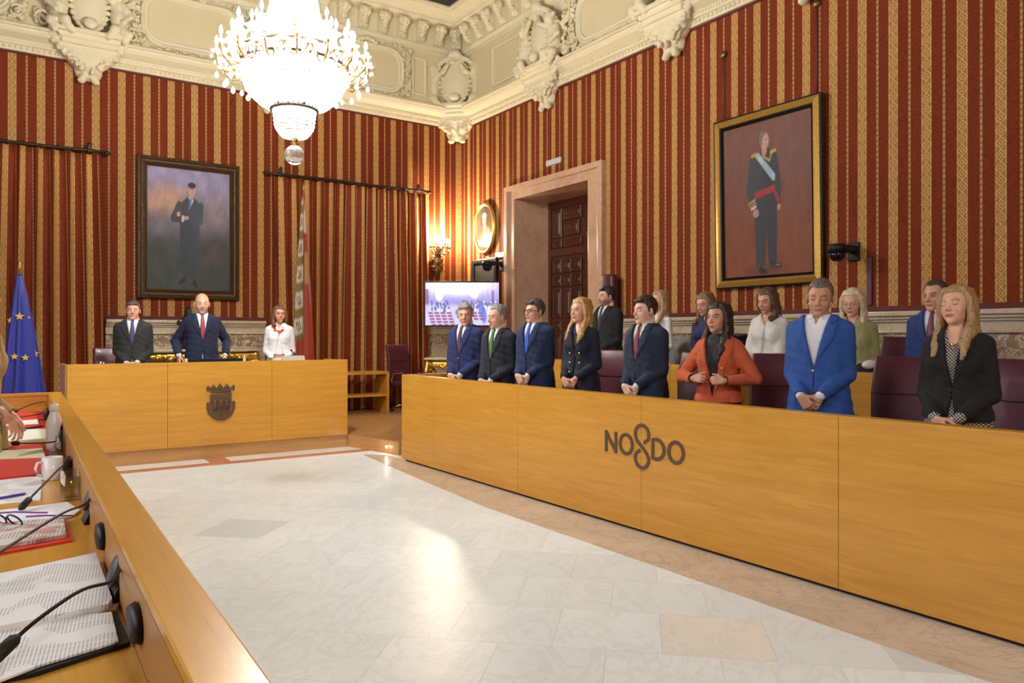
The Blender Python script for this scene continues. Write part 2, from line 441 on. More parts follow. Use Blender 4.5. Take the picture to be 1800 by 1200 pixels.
# marble inlay borders
struct('trim_1', box(B(), (-.2, 8.57, 0), (3.9, 8.74, .004)), M['redm'])
b = B(); box(b, (-.2, 8.76, 0), (1.96, 9.04, .004)); box(b, (2.22, 8.76, 0), (3.9, 9.04, .004)); struct('trim_2', b, M['whitem'])
struct('trim_3', box(B(), (1.98, 8.74, 0), (2.20, 9.04, .0045)), M['redm'])
b = B(); poly(b, [(3.32, -3, 0), (3.82, -3, 0), (3.82, 8.2, 0), (3.60, 8.35, 0), (3.40, 6.2, 0), (3.32, 5.2, 0)], (0, 0, .003)); struct('trim_4', b, M['border'])
# raised wooden platform behind the desks
PZ = .16
b = B(); poly(b, [(-3, 9.12, 0), (3.70, 9.12, 0), (3.95, 8.05, 0), (3.95, -4.9, 0), (7.09, -4.9, 0), (7.09, 11.99, 0), (-3, 11.99, 0)], (0, 0, PZ))
pl = struct('floor.001', b, M['oakF'])
b = B(); poly(b, [(3.70, 9.115, 0), (3.945, 8.05, 0), (3.925, 8.05, 0), (3.68, 9.115, 0)], (0, 0, PZ-.005)); struct('step_face', b, M['oakstepY'], pl)
b = B(); box(b, (5.5, -4.9, PZ), (7.09, 8.0, .30)); tier = struct('floor.002', b, M['oakF'])
# wainscot
def wains(idx, runs, along, flip, pan=1.02):
    """runs: (a0,a1) along axis; along 'x' on the back wall or 'y' on the right wall"""
    def bx(bm, a0, a1, d0, d1, z0, z1, bev=0):
        if along == 'x': box(bm, (a0, YW-d1, z0), (a1, YW-d0, z1), 0, bev)
        else: box(bm, (XW-d1, a0, z0), (XW-d0, a1, z1), 0, bev)
    cap, band, slab, panl, foot = B(), B(), B(), B(), B()
    for a0, a1 in runs:
        bx(cap, a0, a1, 0, .13, 1.585, 1.63, .008); bx(cap, a0, a1, 0, .10, 1.555, 1.587, .006); bx(cap, a0, a1, 0, .075, 1.53, 1.557, .004)
        bx(band, a0, a1, 0, .05, 1.445, 1.532); bx(cap, a0, a1, 0, .075, 1.425, 1.447, .004)
        bx(slab, a0, a1, 0, .045, .35, 1.427); bx(foot, a0, a1, 0, .09, PZ, .38, .006)
        n = max(1, round((a1-a0)/pan)); w = (a1-a0)/n
        for i in range(n): bx(panl, a0+w*i+.12, a0+w*i+w-.12, .03, .062, .46, 1.235, .006)
    o = struct('baseboard_%s' % idx, slab, M['brown'])
    obj('cap_rail', cap, M['cream'], o); obj('frieze_band', band, M['cream'], o); obj('panel', panl, M['cream'], o); obj('plinth', foot, M['cream'], o)
wains('back', [(1.31, 3.52), (6.34, XW)], 'x', 0); wains('right', [(YR, 8.04), (10.42, YW)], 'y', 0)
b = B(); box(b, (1.31, YW-.018, 1.63), (3.52, YW, 1.685)); box(b, (6.34, YW-.018, 1.63), (XW, YW, 1.685)); box(b, (XW-.018, YR, 1.63), (XW, 8.04, 1.685)); box(b, (XW-.018, 10.42, 1.63), (XW, YW, 1.685))
box(b, (XL, YW-.02, ZC-.025), (XW, YW, ZC+.01)); box(b, (XW-.02, YR, ZC-.025), (XW, YW, ZC+.01))
struct('trim_5', b, mat('dark red braid', (.10, .012, .010), .7))
# cornice, frieze and upper moulding
pts = [(Vector((XL, YW)), (0, -1)), (Vector((XW, YW)), (-1, -1)), (Vector((XW, YR)), (-1, 0))]
lowp = [(0, ZC), (.05, ZC), (.06, ZC+.02), (.06, ZC+.07), (.085, ZC+.08), (.09, ZC+.10), (.09, ZC+.145), (.13, ZC+.165), (.19, ZC+.20), (.215, ZC+.235), (.22, ZC+.265), (.245, ZC+.27), (.245, ZC+.30), (.22, ZC+.32), (.05, ZC+.335)]
b = B(); sweep(b, lowp, pts)
for i in range(150):                                                # egg moulding
    ball(b, (XL+.4+i*.065, YW-.062, ZC+.045), .022, 1, (1, .8, 1.1)); 
for i in range(200): ball(b, (XW-.062, YW-.1-i*.065, ZC+.045), .022, 1, (.8, 1, 1.1))
for i in range(230): box(b, (XL+.4+i*.042, YW-.10, ZC+.105), (XL+.424+i*.042, YW-.08, ZC+.135))
for i in range(280): box(b, (XW-.10, YW-.1-i*.042-.024, ZC+.105), (XW-.08, YW-.1-i*.042, ZC+.135))
corn = struct('trim_6', b, M['plaster'])
b = B(); sweep(b, [(.045, ZC+.33), (.045, 6.48)], pts); fr = struct('trim_7', b, M['plasterflat'])
b = B(); sweep(b, [(.04, 6.42), (.07, 6.43), (.075, 6.455), (.10, 6.47), (.13, 6.52), (.13, 6.54), (.09, 6.56), (.09, 6.88), (.30, 6.90), (.33, 6.93), (.33, 6.96), (.38, 6.975), (.44, 7.02), (.50, 7.06), (.50, 7.085), (.55, 7.09), (.55, 7.13)], pts)
for i in range(150): ball(b, (XL+.4+i*.065, YW-.095, 6.49), .02, 1)
for i in range(200): ball(b, (XW-.095, YW-.1-i*.065, 6.49), .02, 1)
up = struct('trim_8', b, M['plaster'])
# corbels: S-scroll block with leaf, one mesh copied along both walls
b = B()
prof = [(.0, .30), (-.20, .30), (-.225, .27), (-.22, .21), (-.18, .17), (-.13, .13), (-.10, .08), (-.11, .03), (-.09, 0), (-.04, -.02), (0, 0)]
poly(b, [(-.075, y, z) for y, z in prof], (.15, 0, 0))
for sx in (-.085, .085):
    lathe(b, [(.001, -.012), (.05, -.012), (.055, 0), (.05, .012), (.001, .012)], n=14, M=Matrix.Translation((sx, -.165, .235)) @ Matrix.Rotation(PI/2, 4, 'Y'))
for k in range(5):
    ball(b, (0, -.235+.028*k, .235-.045*k), .04, 2, (1.15-.1*k, .7, 1)); ball(b, (-.05+.004*k, -.215+.03*k, .21-.045*k), .026, 1); ball(b, (.05-.004*k, -.215+.03*k, .21-.045*k), .026, 1)
cm = None
pos = [((XW-.55-.36*i, YW-.09, 6.58), 0) for i in range(26)] + [((XW-.09, YW-.55-.36*i, 6.58), -PI/2) for i in range(30)] + [((XW-.14, YW-.14, 6.58), -PI/4)]
for p, rz in pos:
    if cm is None: o = obj('corbel', b, M['plaster'], up); cm = o
    else: o = cm.copy(); C.objects.link(o); o.parent = up
    o.location = p; o.rotation_euler = (0, 0, rz)
# frieze panels
def rrect(w, h, r, n=10):
    out = []
    for cx, cz, a0 in ((w/2-r, h/2-r, 0), (-w/2+r, h/2-r, 90), (-w/2+r, -h/2+r, 180), (w/2-r, -h/2+r, 270)):
        for i in range(n+1): a = R(a0+90*i/n); out.append((cx+r*math.cos(a), cz+r*math.sin(a)))
    return out
def loop_mould(bm, w, h, r, prof, n=10):
    base = rrect(w, h, r, n); rings = []
    for ins, dp in prof:
        q = rrect(w-2*ins, h-2*ins, max(r-ins, .001), n); rings.append([bm.verts.new((x, -dp, z)) for x, z in q])
    for a, c in zip(rings, rings[1:]):
        for i in range(len(a)):
            j = (i+1) % len(a); f = bm.faces.new((a[i], a[j], c[j], c[i])); f.smooth = r > .05
    bmesh.ops.recalc_face_normals(bm, faces=bm.faces[:])
def spiral(bm, c, r, turns, dirn, rad, flip=1, start=0):
    pts = []
    for i in range(int(turns*12)+1):
        t = i/(turns*12); a = start+dirn*t*turns*2*PI; q = r*(1-t*.85)
        pts.append((c[0]+flip*q*math.cos(a), c[1]-.01*t, c[2]+q*math.sin(a)))
    tube(bm, pts, rad, 6, r2=rad*.6)
def oval_panel(w):
    b = B(); loop_mould(b, w, .80, .30, [(0, 0), (0, .03), (.02, .05), (.045, .05), (.055, .03), (.075, .03), (.09, .045), (.105, .02), (.105, 0)])
    rg = random.Random(3)
    for sx in (-1, 1):
        spiral(b, (sx*(w/2+.01), -.05, -.30), .10, 1.6, 1, .02, sx); spiral(b, (sx*(w/2+.02), -.05, .28), .09, 1.5, -1, .02, sx)
        spiral(b, (sx*(w/2+.05), -.05, 0), .075, 1.5, 1, .018, -sx)
        for k in range(9):
            ball(b, (sx*(w/2+.05+rg.uniform(-.03, .06)), -.04, -.38+k*.095+rg.uniform(-.02, .02)), rg.uniform(.025, .05), 1, (1, .7, 1.2))
    nn = int(w/.13)
    for k in range(nn):
        x = -w/2+.2+k*(w-.4)/(nn-1)
        spiral(b, (x, -.045, -.435), .05, 1.3, 1 if k % 2 else -1, .014, 1 if x < 0 else -1, k)
        ball(b, (x+.05, -.05, -.44+.02*(k % 2)), .032, 1, (1.3, .7, .8)); ball(b, (x+.02, -.05, .43), .030, 1, (1.4, .7, .8))
    per = rrect(w+.16, .97, .36, 14)
    for k in range(len(per)):
        for _ in range(3):
            x, z = per[k]; ball(b, (x+rg.uniform(-.05, .05), -.03, z+rg.uniform(-.035, .035)), rg.uniform(.016, .034), 1, (rg.uniform(.6, 1.6), .9, rg.uniform(.6, 1.6)))
        if k % 3 == 0: spiral(b, (per[k][0], -.045, per[k][1]), .045, 1.3, 1, .012, 1, k)
    for k in range(7): ball(b, (-.15+.05*k, -.07, .39+.05*math.sin(k*PI/6)), .045, 1, (1, .7, 1.1))
    return b
o0 = obj('oval_moulding', oval_panel(1.42), M['plaster'], fr); o0.location = (2.46, YW-.045, 5.98)
for p, rz in (((5.22, YW-.045, 5.98), 0), ((-.45, YW-.045, 5.98), 0), ((XW-.045, 7.88, 5.98), -PI/2), ((XW-.045, 5.62, 5.98), -PI/2), ((XW-.045, 3.3, 5.98), -PI/2)):
    c = o0.copy(); C.objects.link(c); c.parent = fr; c.location = p; c.rotation_euler = (0, 0, rz)
for (w, p, rz) in ((.30, (6.22, YW-.045, 5.98), 0), (.88, (XW-.045, 10.42, 5.98), -PI/2)):
    b = B(); loop_mould(b, w, .68, .002, [(0, 0), (0, .025), (.02, .035), (.035, .035), (.05, .015), (.05, 0)], 1)
    c = obj('rectangular_moulding', b, M['plaster'], fr); c.location = p; c.rotation_euler = (0, 0, rz)
# cartouche with two cherubs, shield, scrolls and a garland bowl
def cartouche():
    d = .0135; g = SDF(ar(-.72, .72, d), ar(-.50, -.002, d), ar(-.80, .95, d))
    def b_(lo, hi, k=.02):
        lo, hi = np.array(lo), np.array(hi); c = (lo+hi)/2; h = (hi-lo)/2
        def fn(X, Y, Z):
            qx, qy, qz = np.abs(X-c[0])-h[0], np.abs(Y-c[1])-h[1], np.abs(Z-c[2])-h[2]
            return np.maximum(np.maximum(qx, qy), qz)
        g.op(lo-.06, hi+.06, fn, k)
    rg = random.Random(5)
    # cornice block breaking forward
    b_((-.40, -.34, -.18), (.40, .03, -.12), 0); b_((-.37, -.30, -.25), (.37, .03, -.18), 0); b_((-.34, -.27, -.32), (.34, .03, -.25), 0)
    b_((-.32, -.22, -.42), (.32, .03, -.30), 0)
    g.ell((0, -.06, -.44), (.28, .15, .17), .05)
    g.ell((0, -.02, -.62), (.17, .12, .12), .05)
    for sx in (-1, 1):
        g.chain([(sx*.02, -.10, -.60), (sx*.06, -.10, -.70), (sx*.085, -.09, -.745)], [.05, .04, .045], .03)
        g.ell((sx*.085, -.10, -.755), (.05, .05, .035), .02)
        for k in range(24):                                # garland
            t = k/23; x = .44-.36*t**1.4; z = -.14-.46*t**.9
            g.ell((sx*x+rg.uniform(-.02, .02), -.20+.08*t+rg.uniform(-.02, .02), z), tuple(rg.uniform(.028, .058) for _ in range(3)), .004)
            g.ell((sx*(x-.02+rg.uniform(-.05,.05)), -.20, z-.04+rg.uniform(-.04,.04)), tuple(rg.uniform(.02, .04) for _ in range(3)), .004)
            g.ell((sx*(x-.075)+rg.uniform(-.02, .02), -.22+.08*t, z+.01), tuple(rg.uniform(.03, .05) for _ in range(3)), .01)
        # cherub
        g.chain([(sx*.37, -.18, .02), (sx*.36, -.20, .16), (sx*.34, -.21, .31)], [.105, .10, .085], .04)
        g.ell((sx*.32, -.25, .47), (.085, .09, .10), .02); g.ell((sx*.32, -.335, .455), (.02, .02, .02), .02)
        for k in range(7): g.ell((sx*.32+.075*math.cos(k), -.24+.05*math.sin(k*2.1), .53+.02*math.sin(k*1.7)), (.035, .035, .03), .01)
        g.chain([(sx*.27, -.24, .36), (sx*.17, -.33, .42), (sx*.10, -.31, .55)], [.045, .038, .03], .02)
        g.chain([(sx*.42, -.2, .34), (sx*.50, -.24, .20), (sx*.40, -.32, .08)], [.045, .038, .032], .02)
        g.chain([(sx*.40, -.2, .0), (sx*.30, -.34, -.05), (sx*.22, -.33, -.17)], [.08, .062, .038], .03)
        g.chain([(sx*.34, -.16, -.0), (sx*.46, -.30, -.08), (sx*.42, -.32, -.20)], [.08, .06, .035], .03)
        # wings, scrolls, foliage
        for k in range(5): g.cap((sx*.42, -.12, .36), (sx*(.60-.03*k), -.10, .50-.10*k), .035, .02, .01)
        for k in range(22):
            a = k*.45; r = .12*(1-k/26); g.ell((sx*(.54+r*math.cos(a)*.8), -.12, -.02+r*math.sin(a)), (.022, .05, .022), .006)
            g.ell((sx*(.50+r*math.cos(a)*.8), -.10, .66+r*math.sin(a)), (.022, .05, .022), .006)
        for k in range(16): g.ell((sx*rg.uniform(.40, .66), -.06, rg.uniform(-.1, .75)), (rg.uniform(.02, .05), .06, rg.uniform(.03, .06)), .01)
        for k in range(8): g.ell((sx*(.05+.05*k), -.24+.012*k, .70-.006*k*k), (.045, .05, .045), .012)
    g.ell((0, -.17, .28), (.21, .12, .36), .02); 
    for k in range(28):                                    # shield rim
        a = 2*PI*k/28; g.ell((.225*math.cos(a), -.20, .28+.375*math.sin(a)), (.035, .05, .035), .012)
    g.ell((0, -.26, .74), (.10, .08, .10), .03); g.ell((0, -.3, -.02), (.09, .07, .08), .02)
    Xg, Yg, Zg = g.x[:, None, None], g.y[None, :, None], g.z[None, None, :]
    msk = np.clip((np.sqrt((Xg/.2)**2+((Zg-.28)/.34)**2)-1)*8, 0, 1)*np.clip(1-((Zg > -.36) & (Zg < -.10) & (np.abs(Xg) < .3)), 0, 1)
    g.f += (.0075*msk*np.sin(Xg*95+Zg*31+Yg*20)*np.sin(Zg*88-Xg*37)*np.sin(Yg*60+Zg*40+1)).astype(np.float32)
    return g.mesh('plaster_cartouche')
cme = cartouche()
spots = [((1.10, YW, 5.66), 0, 'cream plaster cherub cartouche over the wall between left curtain and seated king portrait'),
         ((3.62, YW, 5.66), 0, 'cream plaster cherub cartouche partly hidden behind the chandelier'),
         ((XW-.12, YW-.12, 5.66), -PI/4, 'cream plaster cherub cartouche filling the corner of the two walls'),
         ((XW, 9.30, 5.66), -PI/2, 'cream plaster cherub cartouche above the marble doorway'),
         ((XW, 6.68, 5.66), -PI/2, 'cream plaster cherub cartouche up left of the uniformed portrait'),
         ((XW, 4.72, 5.66), -PI/2, 'cream plaster cartouche foot poking in at top edge above uniformed portrait')]
spots[0] = (spots[0][0], 0, 'cream plaster cherub cartouche at top left, over the left curtain rod end')
for p, rz, lb in spots:
    o = obj('plaster_cartouche', cme, M['plaster'] if not cme.materials else None); o.location = p; o.rotation_euler = (0, 0, rz); o.scale = (1.2, 1, 1) if rz == -PI/4 else (1, 1, 1)
    tag(o, lb, 'wall ornament', 'plaster cartouches on the cornice')
# ================================================================ marble doorway and carved door
b = B()
def dframe(bm, w, proj0, proj1, y0, y1, z1):
    box(bm, (XW-proj1, y0-w, 0), (XW-proj0, y0, z1+w), 0, .006); box(bm, (XW-proj1, y1, 0), (XW-proj0, y1+w, z1+w), 0, .006); box(bm, (XW-proj1, y0, z1), (XW-proj0, y1, z1+w), 0, .006)
box(b, (XW-.05, 8.04, 0), (XW+.0, DY0, 3.80), 0, .008); box(b, (XW-.05, DY1, 0), (XW+.0, 10.42, 3.80), 0, .008); box(b, (XW-.05, 8.34, DZ), (XW, 10.2, 3.80), 0, .008)
box(b, (XW-.085, 8.0, 0), (XW, 8.10, 3.86), 0, .01); box(b, (XW-.085, 10.36, 0), (XW, 10.46, 3.86), 0, .01); box(b, (XW-.087, 8.002, 3.772), (XW-.001, 10.458, 3.862), 0, .01)
fr1 = struct('door_1', b, M['pink'])
b = B(); box(b, (XW, DY1, 0), (XW+.75, DY1+.1, DZ+.1)); box(b, (XW, DY0-.1, 0), (XW+.75, DY0, DZ+.1)); box(b, (XW, DY0, DZ), (XW+.75, DY1, DZ+.1))
obj('door_reveal', b, M['pink'], fr1)
dx = XW+.66
b = B(); box(b, (dx+.02, DY0, PZ), (dx+.08, DY1, DZ))
dr = obj('door_leaf', b, M['door'], fr1)
b = B()
def pan(y0, y1, z0, z1):
    w, h = y1-y0, z1-z0; f = B(); frame_bm(w, h, [(0, 0), (0, .03), (.012, .042), (.03, .042), (.04, .02), (.06, .02), (.075, .034), (.5*min(w, h)-.001, .034)], f)
    bmesh.ops.transform(f, matrix=Matrix.Translation((dx+.02, (y0+y1)/2, (z0+z1)/2)) @ Matrix.Rotation(-PI/2, 4, 'Z'), verts=f.verts[:])
    me = bpy.data.meshes.new('t'); f.to_mesh(me); f.free(); b.from_mesh(me); bpy.data.meshes.remove(me)
box(b, (dx-.012, DY0+.081, 2.72), (dx+.02, 10.119, 2.84), 0, .004); box(b, (dx-.01, 10.12, PZ), (dx+.02, DY1-.002, DZ-.002)); box(b, (dx-.011, DY0+.081, 3.52), (dx+.02, 10.119, DZ-.003)); box(b, (dx-.01, DY0+.002, PZ), (dx+.02, DY0+.08, DZ-.002))
mid = (DY0+DY1)/2
for s in (0, 1):
    a0, a1 = (mid+.03, 10.10) if s else (DY0+.09, mid-.03)
    L = a1-a0
    # transom light panels in interlocking L shapes
    pan(a0+.02, a0+L*.62, 3.30, 3.50); pan(a0+L*.66, a1-.02, 3.02, 3.50); pan(a0+.02, a0+L*.62, 2.86, 3.0); pan(a0+L*.10, a0+L*.60, 3.04, 3.27); pan(a0+L*.66, a1-.02, 2.86, 2.99)
    z = 2.66
    for hgt in (.24, .20, .50, .20, .50, .24, .34):
        for q in range(3): pan(a0+.02+q*(L-.02)/3, a0+(q+1)*(L-.02)/3, z-hgt+.02, z)
        z -= hgt+.02
obj('carved_panels', b, M['door'], dr)
b = B()
for sy in (-1, 1):
    pts_ = [(dx-.03, mid+sy*.06, 1.2), (dx-.06, mid+sy*.06, 1.2)]; tube(b, pts_, .012); ball(b, (dx-.07, mid+sy*.06, 1.2), .028)
obj('door_knobs', b, M['bronze'], dr)
# ================================================================ curtains and rods
def curtain(x0, x1, label, seed, lean):
    rg = random.Random(seed); z0, z1 = PZ+.01, 3.90
    n = int((x1-x0)/.012); nz = 30
    ph = [rg.uniform(0, 6) for _ in range(6)]
    bm = B(); ul = bm.loops.layers.uv.new('UVMap'); grid = []; S_ = []
    for j in range(nz+1):
        t = j/nz; z = z1+(z0-z1)*t; row = []; ss = [0]
        for i in range(n+1):
            q = i/n; x = x0+(x1-x0)*q + lean*t*math.sin(q*7+ph[0])*.05
            w = q*(x1-x0)
            amp = .035+.035*min(1, t*2)
            f = math.sin(w*2*PI/.19+ph[1]+.9*math.sin(w*3.1+ph[2])+.35*t*math.sin(w*5+ph[3])) + .35*math.sin(w*2*PI/.43+ph[4]+t*.8)
            y = YW-.14-amp*f
            row.append(Vector((x + amp*.5*math.cos(w*2*PI/.19+ph[1]), y, z)))
            if i: ss.append(ss[-1]+(Vector((row[-1].x, row[-1].y))-Vector((row[-2].x, row[-2].y))).length)
        grid.append([bm.verts.new(p) for p in row]); S_.append(ss)
    for j in range(nz):
        for i in range(n):
            f = bm.faces.new((grid[j][i], grid[j+1][i], grid[j+1][i+1], grid[j][i+1])); f.smooth = True
            s0, s1 = S_[8][i], S_[8][i+1]
            for lp, (u, v) in zip(f.loops, ((s0, grid[j][i].co.z), (s0, grid[j+1][i].co.z), (s1, grid[j+1][i].co.z), (s1, grid[j][i].co.z))): lp[ul].uv = (u+seed*.07, v)
    o = obj('curtain', bm, M['curtain']); md = o.modifiers.new('thick', 'SOLIDIFY'); md.thickness = .006
    return tag(o, label, 'curtain')
curtain(-1.7, 1.26, 'striped damask curtain hanging at far left behind the blue flag', 1, 1)
curtain(3.60, 6.28, 'wide striped damask curtain hanging right of the dais', 4, 1)
def rod(x0, x1, label):
    r = empty('curtain_rod', ((x0+x1)/2, YW-.14, 3.94)); tag(r, label, 'curtain rod')
    h = (x1-x0)/2; b = B(); pts_ = [(-h+i*(2*h)/12, 0, -.006*math.sin(i)) for i in range(13)]; tube(b, pts_, .022, 10)
    obj('pole', b, M['darkbronze'], r)
    for s in (-1, 1):
        b = B(); tube(b, [(s*(h-.22), .12, .02), (s*(h-.22), .0, .0)], .014); lathe(b, [(.001, -.01), (.045, 0), (.02, .03), (.035, .05), (.012, .09), (.001, .10)], (s*(h-.22), 0, .02), 10); obj('bracket', b, M['darkbronze'], r)
        b = B(); ball(b, (s*h, 0, 0), .035); ball(b, (s*(h+.04), 0, 0), .018); obj('finial', b, M['darkbronze'], r)
    n = int(2*h/.19)
    for i in range(n+1):
        b = B(); x = -h+.05+i*(2*h-.1)/n
        lathe(b, [(.030, -.006), (.036, 0), (.030, .006), (.026, 0), (.030, -.006)], n=12, close=False, M=Matrix.Translation((x, 0, -.012)) @ Matrix.Rotation(PI/2, 4, 'Y')); obj('ring', b, M['darkbronze'], r)
rod(-1.75, 1.32, 'dark bronze curtain rod above the left curtain'); rod(3.52, 6.38, 'dark bronze curtain rod above the curtain beside the wall sconce')
# ================================================================ painted canvases (generic portraits)
def sm(a, b, x): t = np.clip((x-a)/(b-a), 0, 1); return t*t*(3-2*t)
def fbm(x, y, s, seed=0):
    o = np.zeros_like(x); a = 1; rg = np.random.RandomState(seed)
    for k in range(5):
        for _ in range(3):
            th = rg.uniform(0, 6.28); p = rg.uniform(0, 6.28); o = o + a*np.sin((x*math.cos(th)+y*math.sin(th))*s*(1.9**k)+p + 1.5*np.sin((y*math.cos(th)-x*math.sin(th))*s*.7*(1.9**k)+p*2))
        a *= .55
    return o/3.5
def canvas(name, w, h, fn, m, parent, nx=150, mask=None, y=0):
    ny = int(nx*h/w); xs = np.linspace(-w/2, w/2, nx+1); zs = np.linspace(-h/2, h/2, ny+1)
    X, Z = np.meshgrid(xs, zs, indexing='ij'); c = np.ones(((nx+1)*(ny+1), 4), np.float32)
    c[:, :3] = np.clip(fn(X/w, Z/h), 0, 1).reshape(-1, 3)
    P = np.stack([X.ravel(), np.full(X.size, y), Z.ravel()], 1)
    i, j = np.meshgrid(np.arange(nx), np.arange(ny), indexing='ij'); a = (i*(ny+1)+j).ravel()
    q = np.stack([a, a+ny+1, a+ny+2, a+1], 1)
    if mask is not None:
        cx, cz = P[q].mean(1)[:, 0]/w, P[q].mean(1)[:, 2]/h; q = q[mask(cx, cz)]
    me = bpy.data.meshes.new(name); me.from_pydata(P.tolist(), [], q.tolist())
    at = me.color_attributes.new('Col', 'FLOAT_COLOR', 'POINT'); at.data.foreach_set('color', c.ravel())
    return obj(name, me, m, parent)
def over(c, a, col): a = a[..., None]; return c*(1-a)+np.array(col)*a
def ell_(X, Z, cx, cz, rx, rz, s=.15): return 1-sm(1-s, 1+s, np.sqrt(((X-cx)/rx)**2+((Z-cz)/rz)**2))
def seg_(X, Z, a, b, ra, rb, s=.006):
    vx, vz = b[0]-a[0], b[1]-a[1]; t = np.clip(((X-a[0])*vx+(Z-a[1])*vz)/(vx*vx+vz*vz), 0, 1)
    return 1-sm(-s, s, np.hypot(X-a[0]-t*vx, Z-a[1]-t*vz)-(ra+(rb-ra)*t))
def pol_(X, Z, pts, s=.004):
    d = np.full_like(X, 1e9); ins = np.zeros(X.shape, bool)
    for i in range(len(pts)):
        a, b = pts[i], pts[(i+1) % len(pts)]; vx, vz = b[0]-a[0], b[1]-a[1]
        t = np.clip(((X-a[0])*vx+(Z-a[1])*vz)/(vx*vx+vz*vz+1e-9), 0, 1); d = np.minimum(d, np.hypot(X-a[0]-t*vx, Z-a[1]-t*vz))
        ins ^= ((a[1] > Z) != (b[1] > Z)) & (X < (b[0]-a[0])*(Z-a[1])/(b[1]-a[1]+1e-12)+a[0])
    return 1-sm(-s, s, np.where(ins, -d, d))
def portrait_sky(X, Z):
    n = fbm(X, Z*1.3, 9, 2); n2 = fbm(X*1.2, Z, 22, 5)
    t = np.clip(Z+.5, 0, 1)
    c = np.zeros(X.shape+(3,)); lo, mid, hi = np.array((.045, .055, .05)), np.array((.12, .115, .15)), np.array((.30, .27, .42))
    k = sm(.30, .62, t+n*.06)[..., None]; c = lo*(1-k)+mid*k; k = sm(.55, .95, t+n*.05)[..., None]; c = c*(1-k)+hi*k
    c = over(c, np.clip(ell_(X, Z, -.30, .22, .26, .13, .7)*(.75+.3*n), 0, 1), (.55, .30, .17)); c = over(c, .5*ell_(X, Z, .34, .16, .28, .14, .8), (.36, .26, .28))
    c = over(c, .6*ell_(X, Z, -.35, .03, .3, .08, .7), (.18, .16, .22)); c = over(c, .5*ell_(X, Z, .3, -.18, .2, .1, .8), (.10, .06, .04))
    c = c*(1+.14*n2[..., None])
    suit = (.035, .045, .06)
    for q in (.94, .97): pass
    m = np.maximum.reduce([pol_(X, Z, [(-.095, -.40), (-.11, -.05), (-.12, .10), (-.10, .22), (-.03, .27), (.06, .27), (.14, .22), (.13, .05), (.12, -.10), (.115, -.40), (.03, -.42), (.01, -.12), (-.01, -.40)], .01),
                           seg_(X, Z, (-.12, .20), (-.19, .09), .035, .035), seg_(X, Z, (-.19, .09), (-.02, .085), .035, .03), seg_(X, Z, (.14, .20), (.13, .08), .035, .03), seg_(X, Z, (.13, .08), (-.05, .105), .035, .03)])
    sh = (suit[0], suit[1], suit[2]); c = over(c, .93*m, sh); c = over(c, .35*m*sm(.0, .2, X+.05*n), (.09, .12, .20))
    c = over(c, .9*seg_(X, Z, (-.06, -.415), (-.115, -.44), .02, .015), (.015, .015, .015)); c = over(c, .9*seg_(X, Z, (.06, -.44), (.09, -.465), .022, .015), (.015, .015, .015))
    c = over(c, pol_(X, Z, [(-.005, .28), (.05, .28), (.045, .24), (.0, .17)]), (.62, .64, .68)); c = over(c, pol_(X, Z, [(.0, .26), (.03, .26), (.02, .19), (-.01, .17)]), (.06, .16, .42))
    c = over(c, seg_(X, Z, (.03, .27), (.03, .32), .022, .022), (.42, .25, .19)); c = over(c, ell_(X, Z, .03, .332, .045, .052), (.52, .32, .25))
    c = over(c, ell_(X, Z, .03, .372, .048, .026), (.035, .022, .015)); c = over(c, .8*seg_(X, Z, (.013, .338), (.022, .338), .004, .004, .003), (.06, .04, .03)); c = over(c, .8*seg_(X, Z, (.042, .338), (.052, .338), .004, .004, .003), (.06, .04, .03))
    c = over(c, .5*seg_(X, Z, (.02, .304), (.042, .304), .003, .003, .003), (.3, .1, .09))
    c = over(c, ell_(X, Z, -.13, .125, .022, .02), (.50, .31, .24)); c = over(c, seg_(X, Z, (-.06, .095), (-.02, .10), .016, .013), (.50, .31, .24)); c = over(c, seg_(X, Z, (-.08, .075), (-.078, .105), .012, .012), (.6, .62, .66))
    return c*(1+.06*n2[..., None])
